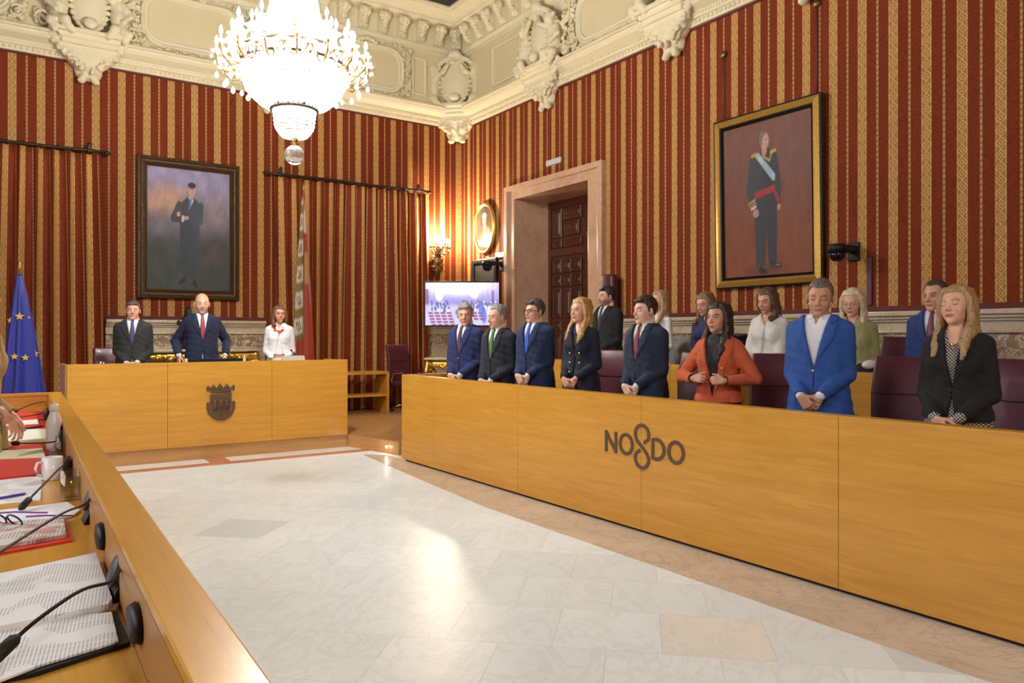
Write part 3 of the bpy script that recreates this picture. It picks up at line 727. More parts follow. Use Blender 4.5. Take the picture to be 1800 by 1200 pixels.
def portrait_uniform(X, Z):
    n = fbm(X, Z*1.4, 10, 8); n2 = fbm(X*1.6, Z, 26, 11); n3 = fbm(X*.6, Z*2.2, 40, 3)
    t = np.clip(Z+.5, 0, 1); c = np.zeros(X.shape+(3,)); k = sm(.1, .75, t+.06*n)[..., None]
    c = np.array((.20, .058, .022))*(1-k)+np.array((.155, .060, .045))*k; c = c*(1+.10*n2[..., None])
    cr = (np.abs(n3) < .05)*sm(-.25, .1, Z)*(1-sm(.28, .4, Z)); c = over(c, .35*cr, (.07, .03, .02))
    c = over(c, .5*ell_(X, Z, -.02, -.46, .22, .035, .5), (.05, .02, .012))
    u = (.030, .034, .045)
    m = np.maximum.reduce([pol_(X, Z, [(-.12, -.44), (-.135, -.15), (-.15, .06), (-.14, .22), (-.12, .28), (-.03, .31), (.05, .31), (.10, .27), (.11, .10), (.12, -.14), (.11, -.42), (.02, -.43), (.0, -.2), (-.02, -.43)], .006),
                           seg_(X, Z, (-.15, .25), (-.19, .06), .035, .035), seg_(X, Z, (-.19, .06), (-.12, -.10), .035, .03), seg_(X, Z, (.10, .26), (.14, .06), .03, .03), seg_(X, Z, (.14, .06), (.13, -.06), .03, .025)])
    c = over(c, m, u); c = over(c, .35*m*sm(.05, -.15, X), (.07, .08, .11)); c = over(c, .5*seg_(X, Z, (-.11, -.12), (.11, -.13), .003, .003, .004), (.01, .01, .015))
    c = over(c, seg_(X, Z, (-.07, -.46), (-.01, -.475), .022, .014), (.012, .012, .015)); c = over(c, seg_(X, Z, (.06, -.43), (.15, -.44), .02, .013), (.02, .02, .022)); c = over(c, .6*seg_(X, Z, (.10, -.432), (.14, -.438), .004, .004), (.3, .3, .32))
    c = over(c, .9*pol_(X, Z, [(-.13, .285), (-.08, .30), (.105, .14), (.10, .10), (.07, .105)]), (.30, .42, .52)); c = over(c, .5*pol_(X, Z, [(-.115, .28), (-.09, .295), (.09, .14), (.08, .12)])*(n2 > 0), (.6, .62, .55))
    for x in (-.13, .085): c = over(c, seg_(X, Z, (x-.025, .285), (x+.025, .292), .012, .010), (.42, .27, .05))
    c = over(c, .9*(seg_(X, Z, (-.03, .27), (.04, .235), .006, .006)+seg_(X, Z, (.04, .235), (.075, .29), .006, .006)).clip(0, 1), (.48, .34, .06))
    c = over(c, pol_(X, Z, [(-.13, .045), (.10, .075), (.10, .035), (-.13, .0)]), (.36, .025, .03)); c = over(c, pol_(X, Z, [(.09, .06), (.15, -.02), (.13, -.05), (.09, .02)]), (.33, .025, .03))
    c = over(c, .9*seg_(X, Z, (-.20, -.025), (-.13, .0), .008, .008), (.42, .28, .06)); c = over(c, .9*seg_(X, Z, (-.185, -.045), (-.12, -.02), .006, .006), (.42, .28, .06))
    c = over(c, seg_(X, Z, (-.17, -.06), (-.12, -.045), .008, .008), (.6, .58, .52)); c = over(c, ell_(X, Z, -.12, -.09, .035, .028), (.45, .24, .17)); c = over(c, ell_(X, Z, .14, -.07, .02, .02), (.40, .20, .14))
    c = over(c, seg_(X, Z, (-.015, .30), (-.015, .35), .028, .026), (.40, .23, .17)); c = over(c, ell_(X, Z, -.01, .365, .048, .052), (.46, .27, .20))
    c = over(c, ell_(X, Z, -.035, .385, .04, .045)*(1-ell_(X, Z, .008, .36, .045, .048)), (.16, .13, .11)); c = over(c, .7*seg_(X, Z, (-.005, .372), (.006, .372), .004, .003, .003), (.08, .05, .04)); c = over(c, .7*seg_(X, Z, (.02, .372), (.028, .372), .004, .003, .003), (.08, .05, .04))
    c = over(c, .5*seg_(X, Z, (-.002, .338), (.02, .338), .003, .003, .003), (.25, .08, .07))
    return c
def portrait_oval(X, Z):
    n = fbm(X, Z, 8, 4); c = np.zeros(X.shape+(3,))+np.array((.07, .06, .045)); c = c*(1+.25*n[..., None])
    c = over(c, pol_(X, Z, [(-.30, -.5), (-.26, -.10), (-.10, .04), (.12, .04), (.30, -.12), (.36, -.5)], .02), (.38, .08, .045)); c = over(c, pol_(X, Z, [(-.08, .06), (.08, .06), (.05, -.12), (-.03, -.12)], .02), (.62, .56, .46))
    c = over(c, ell_(X, Z, -.01, .19, .10, .12), (.55, .32, .22)); c = over(c, ell_(X, Z, -.01, .27, .12, .07)*(1-ell_(X, Z, 0, .16, .085, .10)), (.52, .48, .42))
    return over(c, .4*ell_(X, Z, .2, -.05, .1, .05, .5), (.4, .3, .2))
def portrait_dark(X, Z):
    n = fbm(X, Z, 6, 9); c = np.zeros(X.shape+(3,))+np.array((.010, .009, .008)); c = c*(1+.3*n[..., None])
    c = over(c, ell_(X, Z, -.02, -.02, .10, .10), (.16, .09, .055)); c = over(c, ell_(X, Z, -.03, .06, .12, .07), (.012, .010, .008))
    c = over(c, .6*seg_(X, Z, (-.12, -.17), (.10, -.17), .012, .012), (.10, .10, .09)); return c
def rot(o, p, rz, rx=0): o.location = p; o.rotation_euler = (rx, 0, rz)
oil = colattr('oil paint on canvas', .65, bump=.15, nscale=90)
frm = [(0, 0), (0, .05), (.015, .075), (.045, .085), (.06, .06), (.085, .055), (.11, .07), (.125, .05), (.135, .03), (.145, .03)]
def painting(name, w, h, fn, m, prof, p, rz, rx, label, nx=150):
    r = empty(name); rot(r, p, rz, rx); tag(r, label, 'painting')
    obj('frame', frame_bm(w, h, prof), m, r); k = prof[-1][0]
    canvas('canvas', w-2*k+.01, h-2*k+.01, fn, oil, r, nx, y=-.02)
    return r
pw = mat('dark carved picture frame', (.085, .045, .016), .4, .4, noise=.6, nscale=45, bump=1, bdist=.012)
painting('painting', 1.43, 2.06, portrait_sky, pw, frm, (2.415, YW-.01, 2.97), 0, 0, 'large framed oil portrait of a standing man with folded arms under a violet sky')
def frame2():
    r = empty('painting', (XW-.03, 5.30, 2.925)); r.rotation_euler = (R(1.2), 0, -PI/2)
    tag(r, 'large gilt framed portrait of a standing man in dark uniform with blue sash', 'painting')
    w, h = 1.40, 1.96
    obj('outer_frame', frame_bm(w, h, [(0, 0), (0, .05), (.012, .058), (.022, .05)]), mat('black frame edge', (.02, .014, .008), .4, 0), r)
    obj('gilt_moulding', frame_bm(w-.04, h-.04, [(0, .04), (.0, .055), (.05, .075), (.07, .06)]), mat('worn gold leaf frame', (.50, .29, .055), .38, .55, noise=.6, nscale=60, bump=.4), r)
    obj('inner_frame', frame_bm(w-.18, h-.18, [(0, .055), (.01, .05), (.022, .02), (.03, .04), (.038, .02)]), mat('black frame edge', (.02, .014, .008), .4, 0), r)
    canvas('canvas', w-.24, h-.24, portrait_uniform, oil, r, 160, y=-.02)
frame2()
for yy, zt, zb in ((5.92, 4.70, 3.9), (4.70, 4.86, 3.9)):
    r = empty('hanging_cord', (XW-.02, yy, zb)); tag(r, 'red cord with gilt rosette above the %s corner of uniformed portrait' % ('left' if yy > 5 else 'right'), 'cord', 'cords holding the uniformed portrait')
    b = B(); tube(b, [(0, 0, 0), (0, 0, (zt-zb)*.5), (0, 0, zt-zb)], .009, 6); obj('cord', b, mat('red silk cord', (.16, .02, .012), .6), r)
    b = B(); lathe(b, [(.001, .03), (.02, .03), (.035, .02), (.045, .01), (.045, 0), (.001, 0)], n=12, M=Matrix.Translation((0, 0, zt-zb)) @ Matrix.Rotation(-PI/2, 4, 'Y')); obj('rosette', b, M['bronze'], r)
# oval portrait
r = empty('oval_painting'); rot(r, (XW-.02, 11.12, 3.27), -PI/2); tag(r, 'small oval gilt framed portrait of a figure in red, right of the sconce', 'painting')
b = B(); rings = []
for ins, dp in [(0, 0), (0, .03), (.015, .045), (.035, .05), (.05, .035), (.065, .02)]:
    rings.append([b.verts.new(((.335-ins)*math.cos(2*PI*i/48), -dp, (.45-ins)*math.sin(2*PI*i/48))) for i in range(48)])
for a, c in zip(rings, rings[1:]):
    for i in range(48): f = b.faces.new((a[i], a[(i+1) % 48], c[(i+1) % 48], c[i])); f.smooth = True
bmesh.ops.recalc_face_normals(b, faces=b.faces[:]); obj('frame', b, mat('bright oval gilt', (.62, .42, .12), .3, .7, noise=.2), r)
canvas('canvas', .56, .79, portrait_oval, colattr('varnished oval canvas', .12), r, 70, mask=lambda x, z: (x*x+z*z) < .25, y=-.018)
painting('painting', .82, 1.0, portrait_dark, mat('black picture frame', (.015, .012, .010), .35), [(0, 0), (0, .04), (.02, .05), (.06, .05), (.075, .03), (.08, .045), (.088, .02), (.095, .02)], (XW-.01, 11.13, 2.24), -PI/2, 0, 'dark nearly black portrait in black frame partly behind the television', 60)
# ================================================================ television in the corner
def tv_img(X, Z):
    n = fbm(X, Z, 14, 6); c = np.zeros(X.shape+(3,)); t = Z+.5
    k = sm(.45, 1.0, t)[..., None]; c = np.array((.30, .26, .58))*(1-k)+np.array((.62, .60, .92))*k
    st = (np.sin(X*95) > .2)*sm(.5, .7, t)*(np.abs(X) > .12); c = over(c, .28*st, (.35, .16, .42))
    c = over(c, ell_(X, Z, -.05, .42, .34, .18, .8), (1, 1, 1)); c = over(c, .9*ell_(X, Z, .17, .25, .05, .12, .5), (1, 1, 1)); c = over(c, .9*ell_(X, Z, -.31, .22, .05, .14, .5), (1, 1, 1))
    c = over(c, .8*pol_(X, Z, [(-.5, -.2), (-.5, .36), (-.46, .34), (-.45, -.16)], .01), (.16, .05, .12)); c = over(c, .6*pol_(X, Z, [(.40, .3), (.44, .33), (.44, -.1), (.40, -.05)], .01), (.14, .06, .16))
    c = over(c, sm(.02, -.10, Z+.03*n)*.75, (.62, .62, .85))
    rg = random.Random(9)
    for i in range(110):
        x = rg.uniform(-.42, .48); z = rg.uniform(-.16, .06); d = (.06, .07, .30) if rg.random() < .7 else (.75, .8, .95)
        if abs(x+.08) < .09: continue
        s = .012+.02*(.1-z); c = over(c, .85*ell_(X, Z, x, z, s*.8, s*2.6, .4), d); c = over(c, .8*ell_(X, Z, x, z+s*2.4, s*.6, s*.9, .4), (.20, .08, .14))
    for rr in range(5):
        for q in range(9):
            x = -.46+q*.085+rr*.012; z = -.20-rr*.07
            if -.14 < x < -.02 or (x > .12 and rr > 2 and x < .3): continue
            c = over(c, .9*pol_(X, Z, [(x, z), (x+.06, z), (x+.064, z-.038), (x-.004, z-.038)], .006), (.34, .02, .13)); c = over(c, .8*seg_(X, Z, (x, z+.005), (x+.06, z+.005), .006, .006), (.04, .01, .06))
    for x, z, h in ((.26, -.1, .22), (.30, -.3, .2), (.38, -.2, .2), (-.06, -.2, .1)): c = over(c, .8*ell_(X, Z, x, z, .035, h*.8, .3), (.10, .14, .5) if x != .38 else (.8, .84, 1))
    return c
r = empty('television'); rot(r, (6.14, 10.33, 1.905), -YAW); tag(r, 'flat television showing a crowded chamber, mounted in the corner', 'television')
b = B(); box(b, (-.60, .0, -.36), (.60, .05, .36), 0, .006); obj('casing', b, M['black'], r)
canvas('screen', 1.165, .675, tv_img, colattr('television picture', .3, emit=.62), r, 150, y=-.002)
b = B(); box(b, (-.06, .05, -.12), (.06, .5, .0)); box(b, (-.2, .05, -.2), (.2, .08, .2)); box(b, (-.05, .05, -.1), (.05, .9, .0)); obj('mount', b, M['black'], r)
# ================================================================ wall bits
def ptz(p, side, label):
    r = empty('dome_camera', p); tag(r, label, 'camera')
    b = B(); lathe(b, [(.001, .085), (.07, .085), (.088, .07), (.088, .0), (.001, 0)], n=24); obj('housing', b, M['black'], r)
    b = B(); lathe(b, [(.080, .0), (.078, -.03), (.06, -.065), (.03, -.082), (.001, -.086)], n=24); obj('dome', b, mat('smoked dome', (.01, .01, .012), .08), r)
    b = B(); box(b, (.03, -.045, .02), (.30, .045, .085), 0, .01); box(b, (.27, -.06, -.06), (.30, .06, .12), 0, .005); obj('bracket', b, M['black'], r)
ptz((XW-.30, 4.29, 2.21), 0, 'black dome camera on the striped wall right of the uniformed portrait'); ptz((XW-.30, 10.62, 2.56), 0, 'black dome camera beside the dark portrait and marble doorway')
b = B(); box(b, (XW-.025, 4.10, 1.70), (XW, 4.15, 2.17), 0, .004); tag(obj('cable_trunking', b, mat('plum conduit', (.10, .02, .04), .5)), 'narrow plum cable trunking running down beneath the dome camera', 'conduit')
gs = mat('pale grey sign', (.55, .56, .60), .4)
b = B(); box(b, (XW-.03, 9.0, 4.02), (XW, 9.36, 4.105), 0, .004); tag(obj('emergency_light', b, gs), 'pale grey slim emergency light on wall above the marble doorway', 'emergency light')
b = B(); box(b, (XW-.03, 10.47, 2.72), (XW, 10.80, 2.81), 0, .004); tag(obj('wall_plate', b, gs), 'pale grey slim wall plate between oval portrait and doorway', 'wall plate')
b = B(); box(b, (XW-.22, 7.63, .3), (XW-.10, 7.87, 2.24), 0, .045); o = obj('padded_panel', b, M['leather'], smooth=True); tag(o, 'tall burgundy upholstered panel standing by the marble doorway', 'padded panel')
# ================================================================ desks
def seamed(name, m, parent, plane, a, z0, z1, t, ax):
    for u, v in zip(a, a[1:]):
        b = B()
        if ax == 'x': box(b, (u+.0015, plane, z0), (v-.0015, plane+t, z1), 0, .002)
        else: box(b, (plane, u+.0015, z0), (plane+t, v-.0015, z1), 0, .002)
        obj(name, b, m, parent)
r = empty('dais_desk'); tag(r, 'oak presiding desk with crown and shield emblem on raised step', 'desk')
seamed('front_panel', M['oakX'], r, 9.02, [.636, 1.594, 2.74, 3.69], PZ, 1.095, .03, 'x')
b = B(); box(b, (.62, 9.05, PZ), (.66, 9.75, 1.095), 0, .002); box(b, (3.655, 9.05, PZ), (3.69, 9.75, 1.095), 0, .002); obj('side_panel', b, M['oakY'], r)
b = B(); box(b, (.62, 9.022, 1.095), (3.69, 9.10, 1.103), 0, .001); obj('top_rail', b, M['oakX'], r)
b = B(); box(b, (.66, 9.05, .90), (3.655, 9.62, .93), 0, .002); obj('work_surface', b, M['oakX'], r)
b = B(); box(b, (.10, 9.045, .0), (3.69, 9.115, PZ-.003), 0, .002); obj('plinth', b, M['oakstep'], r)
# emblem
b = B(); e0 = Vector((2.157, 9.02, .66)); ey = (0, -.012, 0)
def E(x, z): return e0+Vector((x, 0, z))
em = mat('dark wood emblem', (.105, .055, .026), .5, noise=.25, nscale=40)
crown = [(-.105, .09)]; 
for i, (x, h) in enumerate(((-.15, .165), (-.085, .19), (-.01, .2), (.062, .195), (.145, .172))):
    crown += [(x, h)] + ([((x+(-.085, -.01, .062, .145)[i])/2, .142)] if i < 4 else [])
crown += [(.10, .09)]
b = B(); poly(b, [E(x, z) for x, z in crown], ey); 
for i in range(5): ball(b, E((-.14, -.08, -.01, .058, .135)[i], (.142, .152, .158, .155, .145)[i])+Vector((0, -.012, 0)), .019, 2, (1, .4, 1.75))
tube(b, [E(-.10, .10)+Vector((0, -.014, 0)), E(0, .105)+Vector((0, -.014, 0)), E(.10, .105)+Vector((0, -.014, 0))], .007, 6)
EM = obj('crown_emblem', b, em, r)
b = B(); poly(b, [E(-.118, .07), E(.118, .085), E(.118, -.07), E(.09, -.155), E(.035, -.195), E(-.035, -.195), E(-.09, -.155), E(-.118, -.07)], ey)
for x in (-.065, 0, .065):
    ball(b, E(x, .03)+Vector((0, -.014, 0)), .016, 1, (1, .6, 1)); tube(b, [E(x, .02)+Vector((0, -.012, 0)), E(x, -.10)+Vector((0, -.012, 0))], .014, 6, r2=.026); tube(b, [E(x-.03, -.02)+Vector((0, -.013, 0)), E(x, .01)+Vector((0, -.013, 0)), E(x+.03, -.02)+Vector((0, -.013, 0))], .006, 5)
ball(b, E(0, -.16)+Vector((0, -.012, 0)), .02, 1, (1, .5, 1)); obj('shield_emblem', b, em, r)
b = B(); n = 28; outer, inner = [], []
for i in range(n+1):
    a = R(165+210*i/n); outer.append(E(.158*math.cos(a), -.055+.175*math.sin(a))); inner.append(E(.127*math.cos(a), -.055+.142*math.sin(a)))
for i in range(n): poly(b, [outer[i], outer[i+1], inner[i+1], inner[i]], ey)
obj('scroll_emblem', b, em, r)
# right desk, front row
r = empty('front_row_desk'); tag(r, 'long curving row of oak desk fronts bearing the NO8DO lettering', 'desk')
r['label'] = 'long oak front row desk on the right with NO8DO lettering'
ys = [-1.5, -.67, .86, 2.39, 3.91, 5.44, 6.97, 7.72]
seamed('front_panel', M['oakY'], r, 3.80, ys, .022, .960, .03, 'y')
b = B(); box(b, (3.83, -1.5, 0), (3.85, 7.68, .03)); obj('kick_board', b, M['blackm'], r)
b = B(); box(b, (3.80, -1.5, .960), (3.885, 7.72, .966)); obj('top_rail', b, M['oaktop'], r)
b = B(); box(b, (3.83, 7.685, .022), (4.42, 7.72, .966), 0, .002); obj('end_panel', b, M['oakX'], r)
b = B(); box(b, (3.83, -1.5, .79), (4.16, 7.68, .82), 0, .002); obj('work_surface', b, M['oaktop'], r)
lm = mat('dark brown inlaid lettering', (.10, .055, .035), .42)
def stroke(bm, pts, w, closed=False, lift=0):
    """flat stroke in (y', z) on plane x = 3.80 ; y' runs from camera-left to right"""
    n = len(pts); L, Rr = [], []
    for i, p in enumerate(pts):
        a = pts[(i-1) % n] if (closed or i > 0) else p; c = pts[(i+1) % n] if (closed or i < n-1) else p
        d = Vector((c[0]-a[0], c[1]-a[1])); d.normalize(); q = Vector((-d.y, d.x))*w/2
        L.append((p[0]+q.x, p[1]+q.y)); Rr.append((p[0]-q.x, p[1]-q.y))
    X0, X1 = 3.7935-lift, 3.80
    m = n if closed else n-1
    VL = [[bm.verts.new((x, 4.30-q[0], q[1])) for q in L] for x in (X0, X1)]; VR = [[bm.verts.new((x, 4.30-q[0], q[1])) for q in Rr] for x in (X0, X1)]
    for i in range(m):
        j = (i+1) % n
        bm.faces.new((VL[0][i], VL[0][j], VR[0][j], VR[0][i])); bm.faces.new((VL[0][i], VL[1][i], VL[1][j], VL[0][j])); bm.faces.new((VR[0][i], VR[0][j], VR[1][j], VR[1][i]))
    if not closed:
        for i in (0, n-1): bm.faces.new((VL[0][i], VR[0][i], VR[1][i], VL[1][i]))
    bmesh.ops.recalc_face_normals(bm, faces=bm.faces[:])
YN = lambda px: 4.30-onX(px, 780, 3.80).y
z0, z1 = .534, .692; w_ = .0255
def oval(cx, cz, rx, rz, n=36): return [(cx+rx*math.cos(2*PI*i/n), cz+rz*math.sin(2*PI*i/n)) for i in range(n)]
def letter(nm, f): b = B(); f(b); o = obj(nm, b, lm, r); o['label'] = 'dark brown letter'; return o
a, c = YN(1064.5), YN(1084.5)
letter('letter_n', lambda b: (stroke(b, [(a+.01, z0), (a+.01, z1)], w_), stroke(b, [(a+.008, z1-.006), (c-.008, z0+.006)], w_, False, .001), stroke(b, [(c-.01, z0), (c-.01, z1)], w_)))
a1, c1 = YN(1088.5), YN(1114); letter('letter_o', lambda b: stroke(b, oval((a1+c1)/2, (z0+z1)/2, (c1-a1-w_)/2, (z1-z0-w_)/2+.003), w_, True))
a2, c2 = YN(1115), YN(1143); m2 = (a2+c2)/2; h2 = (c2-a2-w_)/2
def eight(b):
    p1 = []
    p1 += [(m2+h2*.30, .6425), (m2+h2*.60, .657)]
    for i in range(30):                                       # upper loop open at its lower right
        t = R(-32+ i*(212+18)/29); p1.append((m2+h2*math.cos(t), .700+.066*math.sin(t)))
    p1 += [(m2-h2*.80, .655), (m2-h2*.3, .628), (m2+h2*.25, .600), (m2+h2*.75, .565), (m2+h2*.98, .535)]
    for i in range(26):
        t = R(0-i*212/25); p1.append((m2+h2*math.cos(t), .530+.066*math.sin(t)))
    p1 += [(m2-h2*.60, .5725), (m2-h2*.30, .5875)]
    stroke(b, p1, w_)
letter('skein_eight', eight)
a3, c3 = YN(1145.5), YN(1170)
def dd(b):
    x0 = a3+w_/2; p = [(x0, z0+.010), (x0, z1-.010), (x0+.03, z1-.010)] + [(x0+.03+(c3-a3-w_-.03)*math.cos(R(90-180*i/20)), (z0+z1)/2+(z1-z0-.020)/2*math.sin(R(90-180*i/20))) for i in range(1, 20)] + [(x0+.03, z0+.010)]
    stroke(b, p, w_, True)
letter('letter_d', dd)
a4, c4 = YN(1173.5), YN(1204); letter('letter_o', lambda b: stroke(b, oval((a4+c4)/2, (z0+z1)/2, (c4-a4-w_)/2, (z1-z0-w_)/2+.003), w_, True))
# second row desk
r = empty('second_row_desk'); tag(r, 'oak desk of the raised second row behind the standing front row', 'desk')
seamed('front_panel', M['oakY'], r, 5.55, [-1.5, .7, 2.2, 3.75, 5.3, 6.8, 7.5], .30, 1.108, .03, 'y')
b = B(); box(b, (5.55, -1.5, 1.108), (5.62, 7.5, 1.115)); obj('top_rail', b, M['oaktop'], r)
b = B(); box(b, (5.58, 7.465, .30), (6.0, 7.5, 1.11)); obj('end_panel', b, M['oakX'], r)
b = B(); box(b, (5.58, -1.5, .98), (5.88, 7.46, 1.0)); obj('work_surface', b, M['oaktop'], r)
# left desk in the foreground (turned 1.5 degrees)
LR = empty('left_row_desk', (.289, .949, 0), -math.atan(.0257)); tag(LR, 'oak desk in the left foreground strewn with papers and microphones', 'desk')
b = B(); box(b, (-.085, -2.6, .945), (0, 5.875, .966), 0, .003); box(b, (-1.7, 5.80, .945), (-.0855, 5.875, .966), 0, .003); obj('top_rail', b, M['oaktop'], LR)
b = B(); box(b, (-.06, -2.6, .0), (-.004, 5.87, .945)); obj('front_panel', b, M['oakY'], LR)
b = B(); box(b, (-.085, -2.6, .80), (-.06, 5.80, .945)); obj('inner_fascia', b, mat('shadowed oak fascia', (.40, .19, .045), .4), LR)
b = B(); box(b, (-1.7, 5.81, 0), (-.06, 5.87, .945)); obj('end_panel', b, M['oakX'], LR)
b = B(); box(b, (-.37, -2.6, .79), (-.085, 5.80, .82), 0, .002); obj('work_surface', b, M['oaktop'], LR)
# open shelf unit by the curtain
r = empty('open_shelf', (4.2, 11.2, PZ)); tag(r, 'low open oak shelf unit between dais desk and burgundy chair', 'shelf')
b = B(); box(b, (0, 0, .625), (1.09, .42, .667), 0, .002); obj('top', b, M['oakX'], r); b = B(); box(b, (.0, 0, .27), (1.05, .40, .305), 0, .002); obj('shelf', b, M['oakX'], r)
b = B(); box(b, (1.05, 0, 0), (1.09, .42, .625), 0, .002); obj('side_panel', b, M['oakX'], r); b = B(); box(b, (0, 0, 0), (.04, .42, .625), 0, .002); obj('side_panel', b, M['oakX'], r)
# step light
r = empty('step_light', tuple(onX(682, 781, 3.86))); tag(r, 'small round lit spotlight set in the wooden step', 'light')
r.location = Vector((3.86, onX(682, 781, 3.86).y, .09)); 
b = B(); lathe(b, [(.001, 0), (.022, 0), (.026, .006), (.026, .012), (.001, .012)], n=16, M=Matrix.Rotation(-PI/2, 4, 'Y')); obj('bezel', b, M['chrome'], r)
b = B(); ball(b, (-.014, 0, 0), .016); obj('lens', b, mat('step lamp lens', (1, 1, 1), .3, emit=(1, .98, 1), es=40), r)
# ================================================================ chairs
def chair():
    r = empty('office_chair')
    b = B(); prof = [(-.02, .0), (.03, .05), (.045, .25), (.02, .45), (.04, .60), (.06, .70)]
    for w, y0, th, nm in ((.25, 0, .06, 'backrest'),):
        vs = []
        for y, z in prof:
            ww = w*(1-.06*abs(z-.3)/.4); vs.append([b.verts.new((x*ww, y0+y+.02*(1-abs(x)**2)-s*th, z)) for s, x in ((0, -1), (0, -.5), (0, 0), (0, .5), (0, 1), (1, .96), (1, .5), (1, 0), (1, -.5), (1, -.96))])
        for a, c in zip(vs, vs[1:]):
            for i in range(10): b.faces.new((a[i], a[(i+1) % 10], c[(i+1) % 10], c[i]))
        b.faces.new(vs[0]); b.faces.new(vs[-1]); bmesh.ops.recalc_face_normals(b, faces=b.faces[:])
    o = obj('backrest', b, M['leather'], r, True); o.location = (0, .23, .40); o.rotation_euler = (R(-6), 0, 0); md = o.modifiers.new('b', 'BEVEL'); md.width = .018; md.segments = 3
    b = B(); 
    for z in (.16, .43): tube(b, [(-.235, -.035, z), (0, -.025, z), (.235, -.035, z)], .004, 6)
    obj('seam', b, mat('burgundy seam', (.03, .005, .010), .6), o)
    b = B(); box(b, (-.25, -.27, .40), (.25, .24, .49), 0, .03); obj('seat', b, M['leather'], r, True)
    for s in (-1, 1):
        b = B(); tube(b, [(s*.26, .15, .44), (s*.30, .12, .52), (s*.30, .08, .63), (s*.30, -.16, .65)], .014, 8); a_ = obj('armrest', b, M['chrome'], r)
        b = B(); box(b, (s*.30-.03, -.18, .645), (s*.30+.03, .12, .675), 0, .01); obj('arm_pad', b, M['leather'], a_, True)
    b = B(); lathe(b, [(.001, .08), (.03, .08), (.03, .25), (.02, .25), (.02, .40), (.001, .40)], n=16); obj('column', b, M['black'], r)
    b = B()
    for k in range(5):
        a = R(72*k); tube(b, [(.02*math.cos(a), .02*math.sin(a), .11), (.16*math.cos(a), .16*math.sin(a), .10), (.29*math.cos(a), .29*math.sin(a), .07)], .018, 8, r2=.012)
    obj('star_base', b, M['chrome'], r)
    for k in range(5):
        a = R(72*k); b = B(); ball(b, (.29*math.cos(a), .29*math.sin(a), .03), .03, 1, (1, 1, 1)); obj('castor', b, M['black'], r)
    return r
CH0 = chair()
def put_chair(px, x, z, rz, label, first=[True], y=None):
    o = CH0 if first[0] else copy_tree(CH0); first[0] = False
    yy = onX(px, 600, x).y if y is None else y
    o.location = (x, yy, z); o.rotation_euler = (0, 0, R(rz)); tag(o, label, 'chair', 'burgundy leather chairs'); return o
put_chair(1362, 5.12, PZ, -62, 'burgundy leather chair turned sideways beside the bright blue suit')
put_chair(1573, 5.06, PZ, -78, 'burgundy leather chair between the bright blue suit and black blazer')
put_chair(1783, 5.02, PZ, -88, 'burgundy leather chair at the right edge beside the black blazer')
put_chair(1203, 5.02, PZ, -80, 'burgundy leather chair behind the man with a dark red tie')
put_chair(1047, 5.0, PZ, -80, 'burgundy leather chair behind the blonde woman in navy double-breasted coat')
put_chair(1581, 6.55, .30, -76, 'second row burgundy chair beside the man in blue suit behind black blazer')
put_chair(1318, 6.62, .30, -60, 'second row burgundy chair with dark coat, left of white short-sleeved blouse')
put_chair(1195, 6.62, .30, -70, 'second row burgundy chair with grey coat hung over its back')
put_chair(0, 5.69, PZ, 18, 'burgundy leather chair standing alone before the curtain', y=11.25)
put_chair(0, 1.30, PZ, 5, 'burgundy chair behind dais desk beside man in grey suit', y=10.45)
# coats over two chairs, laptop, bags
def cloth(name, c, size, m, label, cat, rz=0, seed=1):
    g = SDF(ar(-size[0]-.05, size[0]+.05, .014), ar(-size[1]-.05, size[1]+.05, .014), ar(-.05, size[2]+.05, .014)); rg = random.Random(seed)
    for k in range(7):
        x = -size[0]+2*size[0]*k/6; g.chain([(x*.8, rg.uniform(-.02, .02), size[2]*rg.uniform(.85, 1)), (x, -size[1]*.6, size[2]*.6), (x*1.0+rg.uniform(-.02, .02), -size[1]*rg.uniform(.6, 1), .02)], [.03, .045, .05], .03)
        g.cap((x*.8, 0, size[2]*.9), (x*.9, size[1]*.7, size[2]*.4), .03, .04, .03)
    o = obj(name, g.mesh(name), m); o.location = c; o.rotation_euler = (0, 0, rz); return tag(o, label, cat)
cloth('coat', (6.60, onX(1192, 600, 6.60).y, 1.02), (.19, .09, .38), mat('grey tweed cloth', (.28, .27, .25), .9, noise=.25, nscale=60), 'light grey coat draped over second row chair by orange jacket', 'coat', R(-70))
cloth('coat', (6.62, onX(1312, 600, 6.62).y, 1.12), (.19, .09, .28), mat('black wool', (.012, .013, .018), .9), 'black coat draped over second row chair left of white blouse', 'coat', R(-60), 3)
p = onX(1325, 640, 5.68); b = B(); box(b, (-.17, -.11, 0), (.17, .11, .018), 0, .004); r = empty('laptop', (5.76, p.y, 1.0), R(-95)); tag(r, 'dark laptop in front of woman with white short-sleeved blouse', 'laptop'); obj('base', b, M['black'], r)
b = B(); box(b, (-.17, -.006, .0), (.17, .006, .17), 0, .003); o = obj('screen_lid', b, mat('dark lid with light rim', (.05, .05, .055), .3), r); o.location = (0, -.115, .012); o.rotation_euler = (R(8), 0, 0)
p = onX(1525, 640, 5.8); cloth('handbag', (5.86, p.y, 1.0), (.11, .05, .15), M['black'], 'black and white bag on the second row desk before green shirt', 'bag', R(-70), 6)
b = B(); ball(b, (0, 0, 0), .09, 3, (1.1, .5, .45)); o = obj('white_scarf', b, mat('white fluffy scarf', (.72, .71, .68), .9, bump=.5)); o.location = (5.84, p.y, 1.165); tag(o, 'white bundle lying on top of the black bag', 'scarf')
b = B(); box(b, (-.008, -.16, 0), (.008, .16, .09), 0, .002); o = obj('grey_folder', b, mat('blue grey card', (.30, .36, .38), .5)); o.location = tuple(onX(1598, 603, XW-.12)); o.location.z = 1.30; tag(o, 'pale blue grey folder leaning against wainscot above a burgundy chair', 'folder')
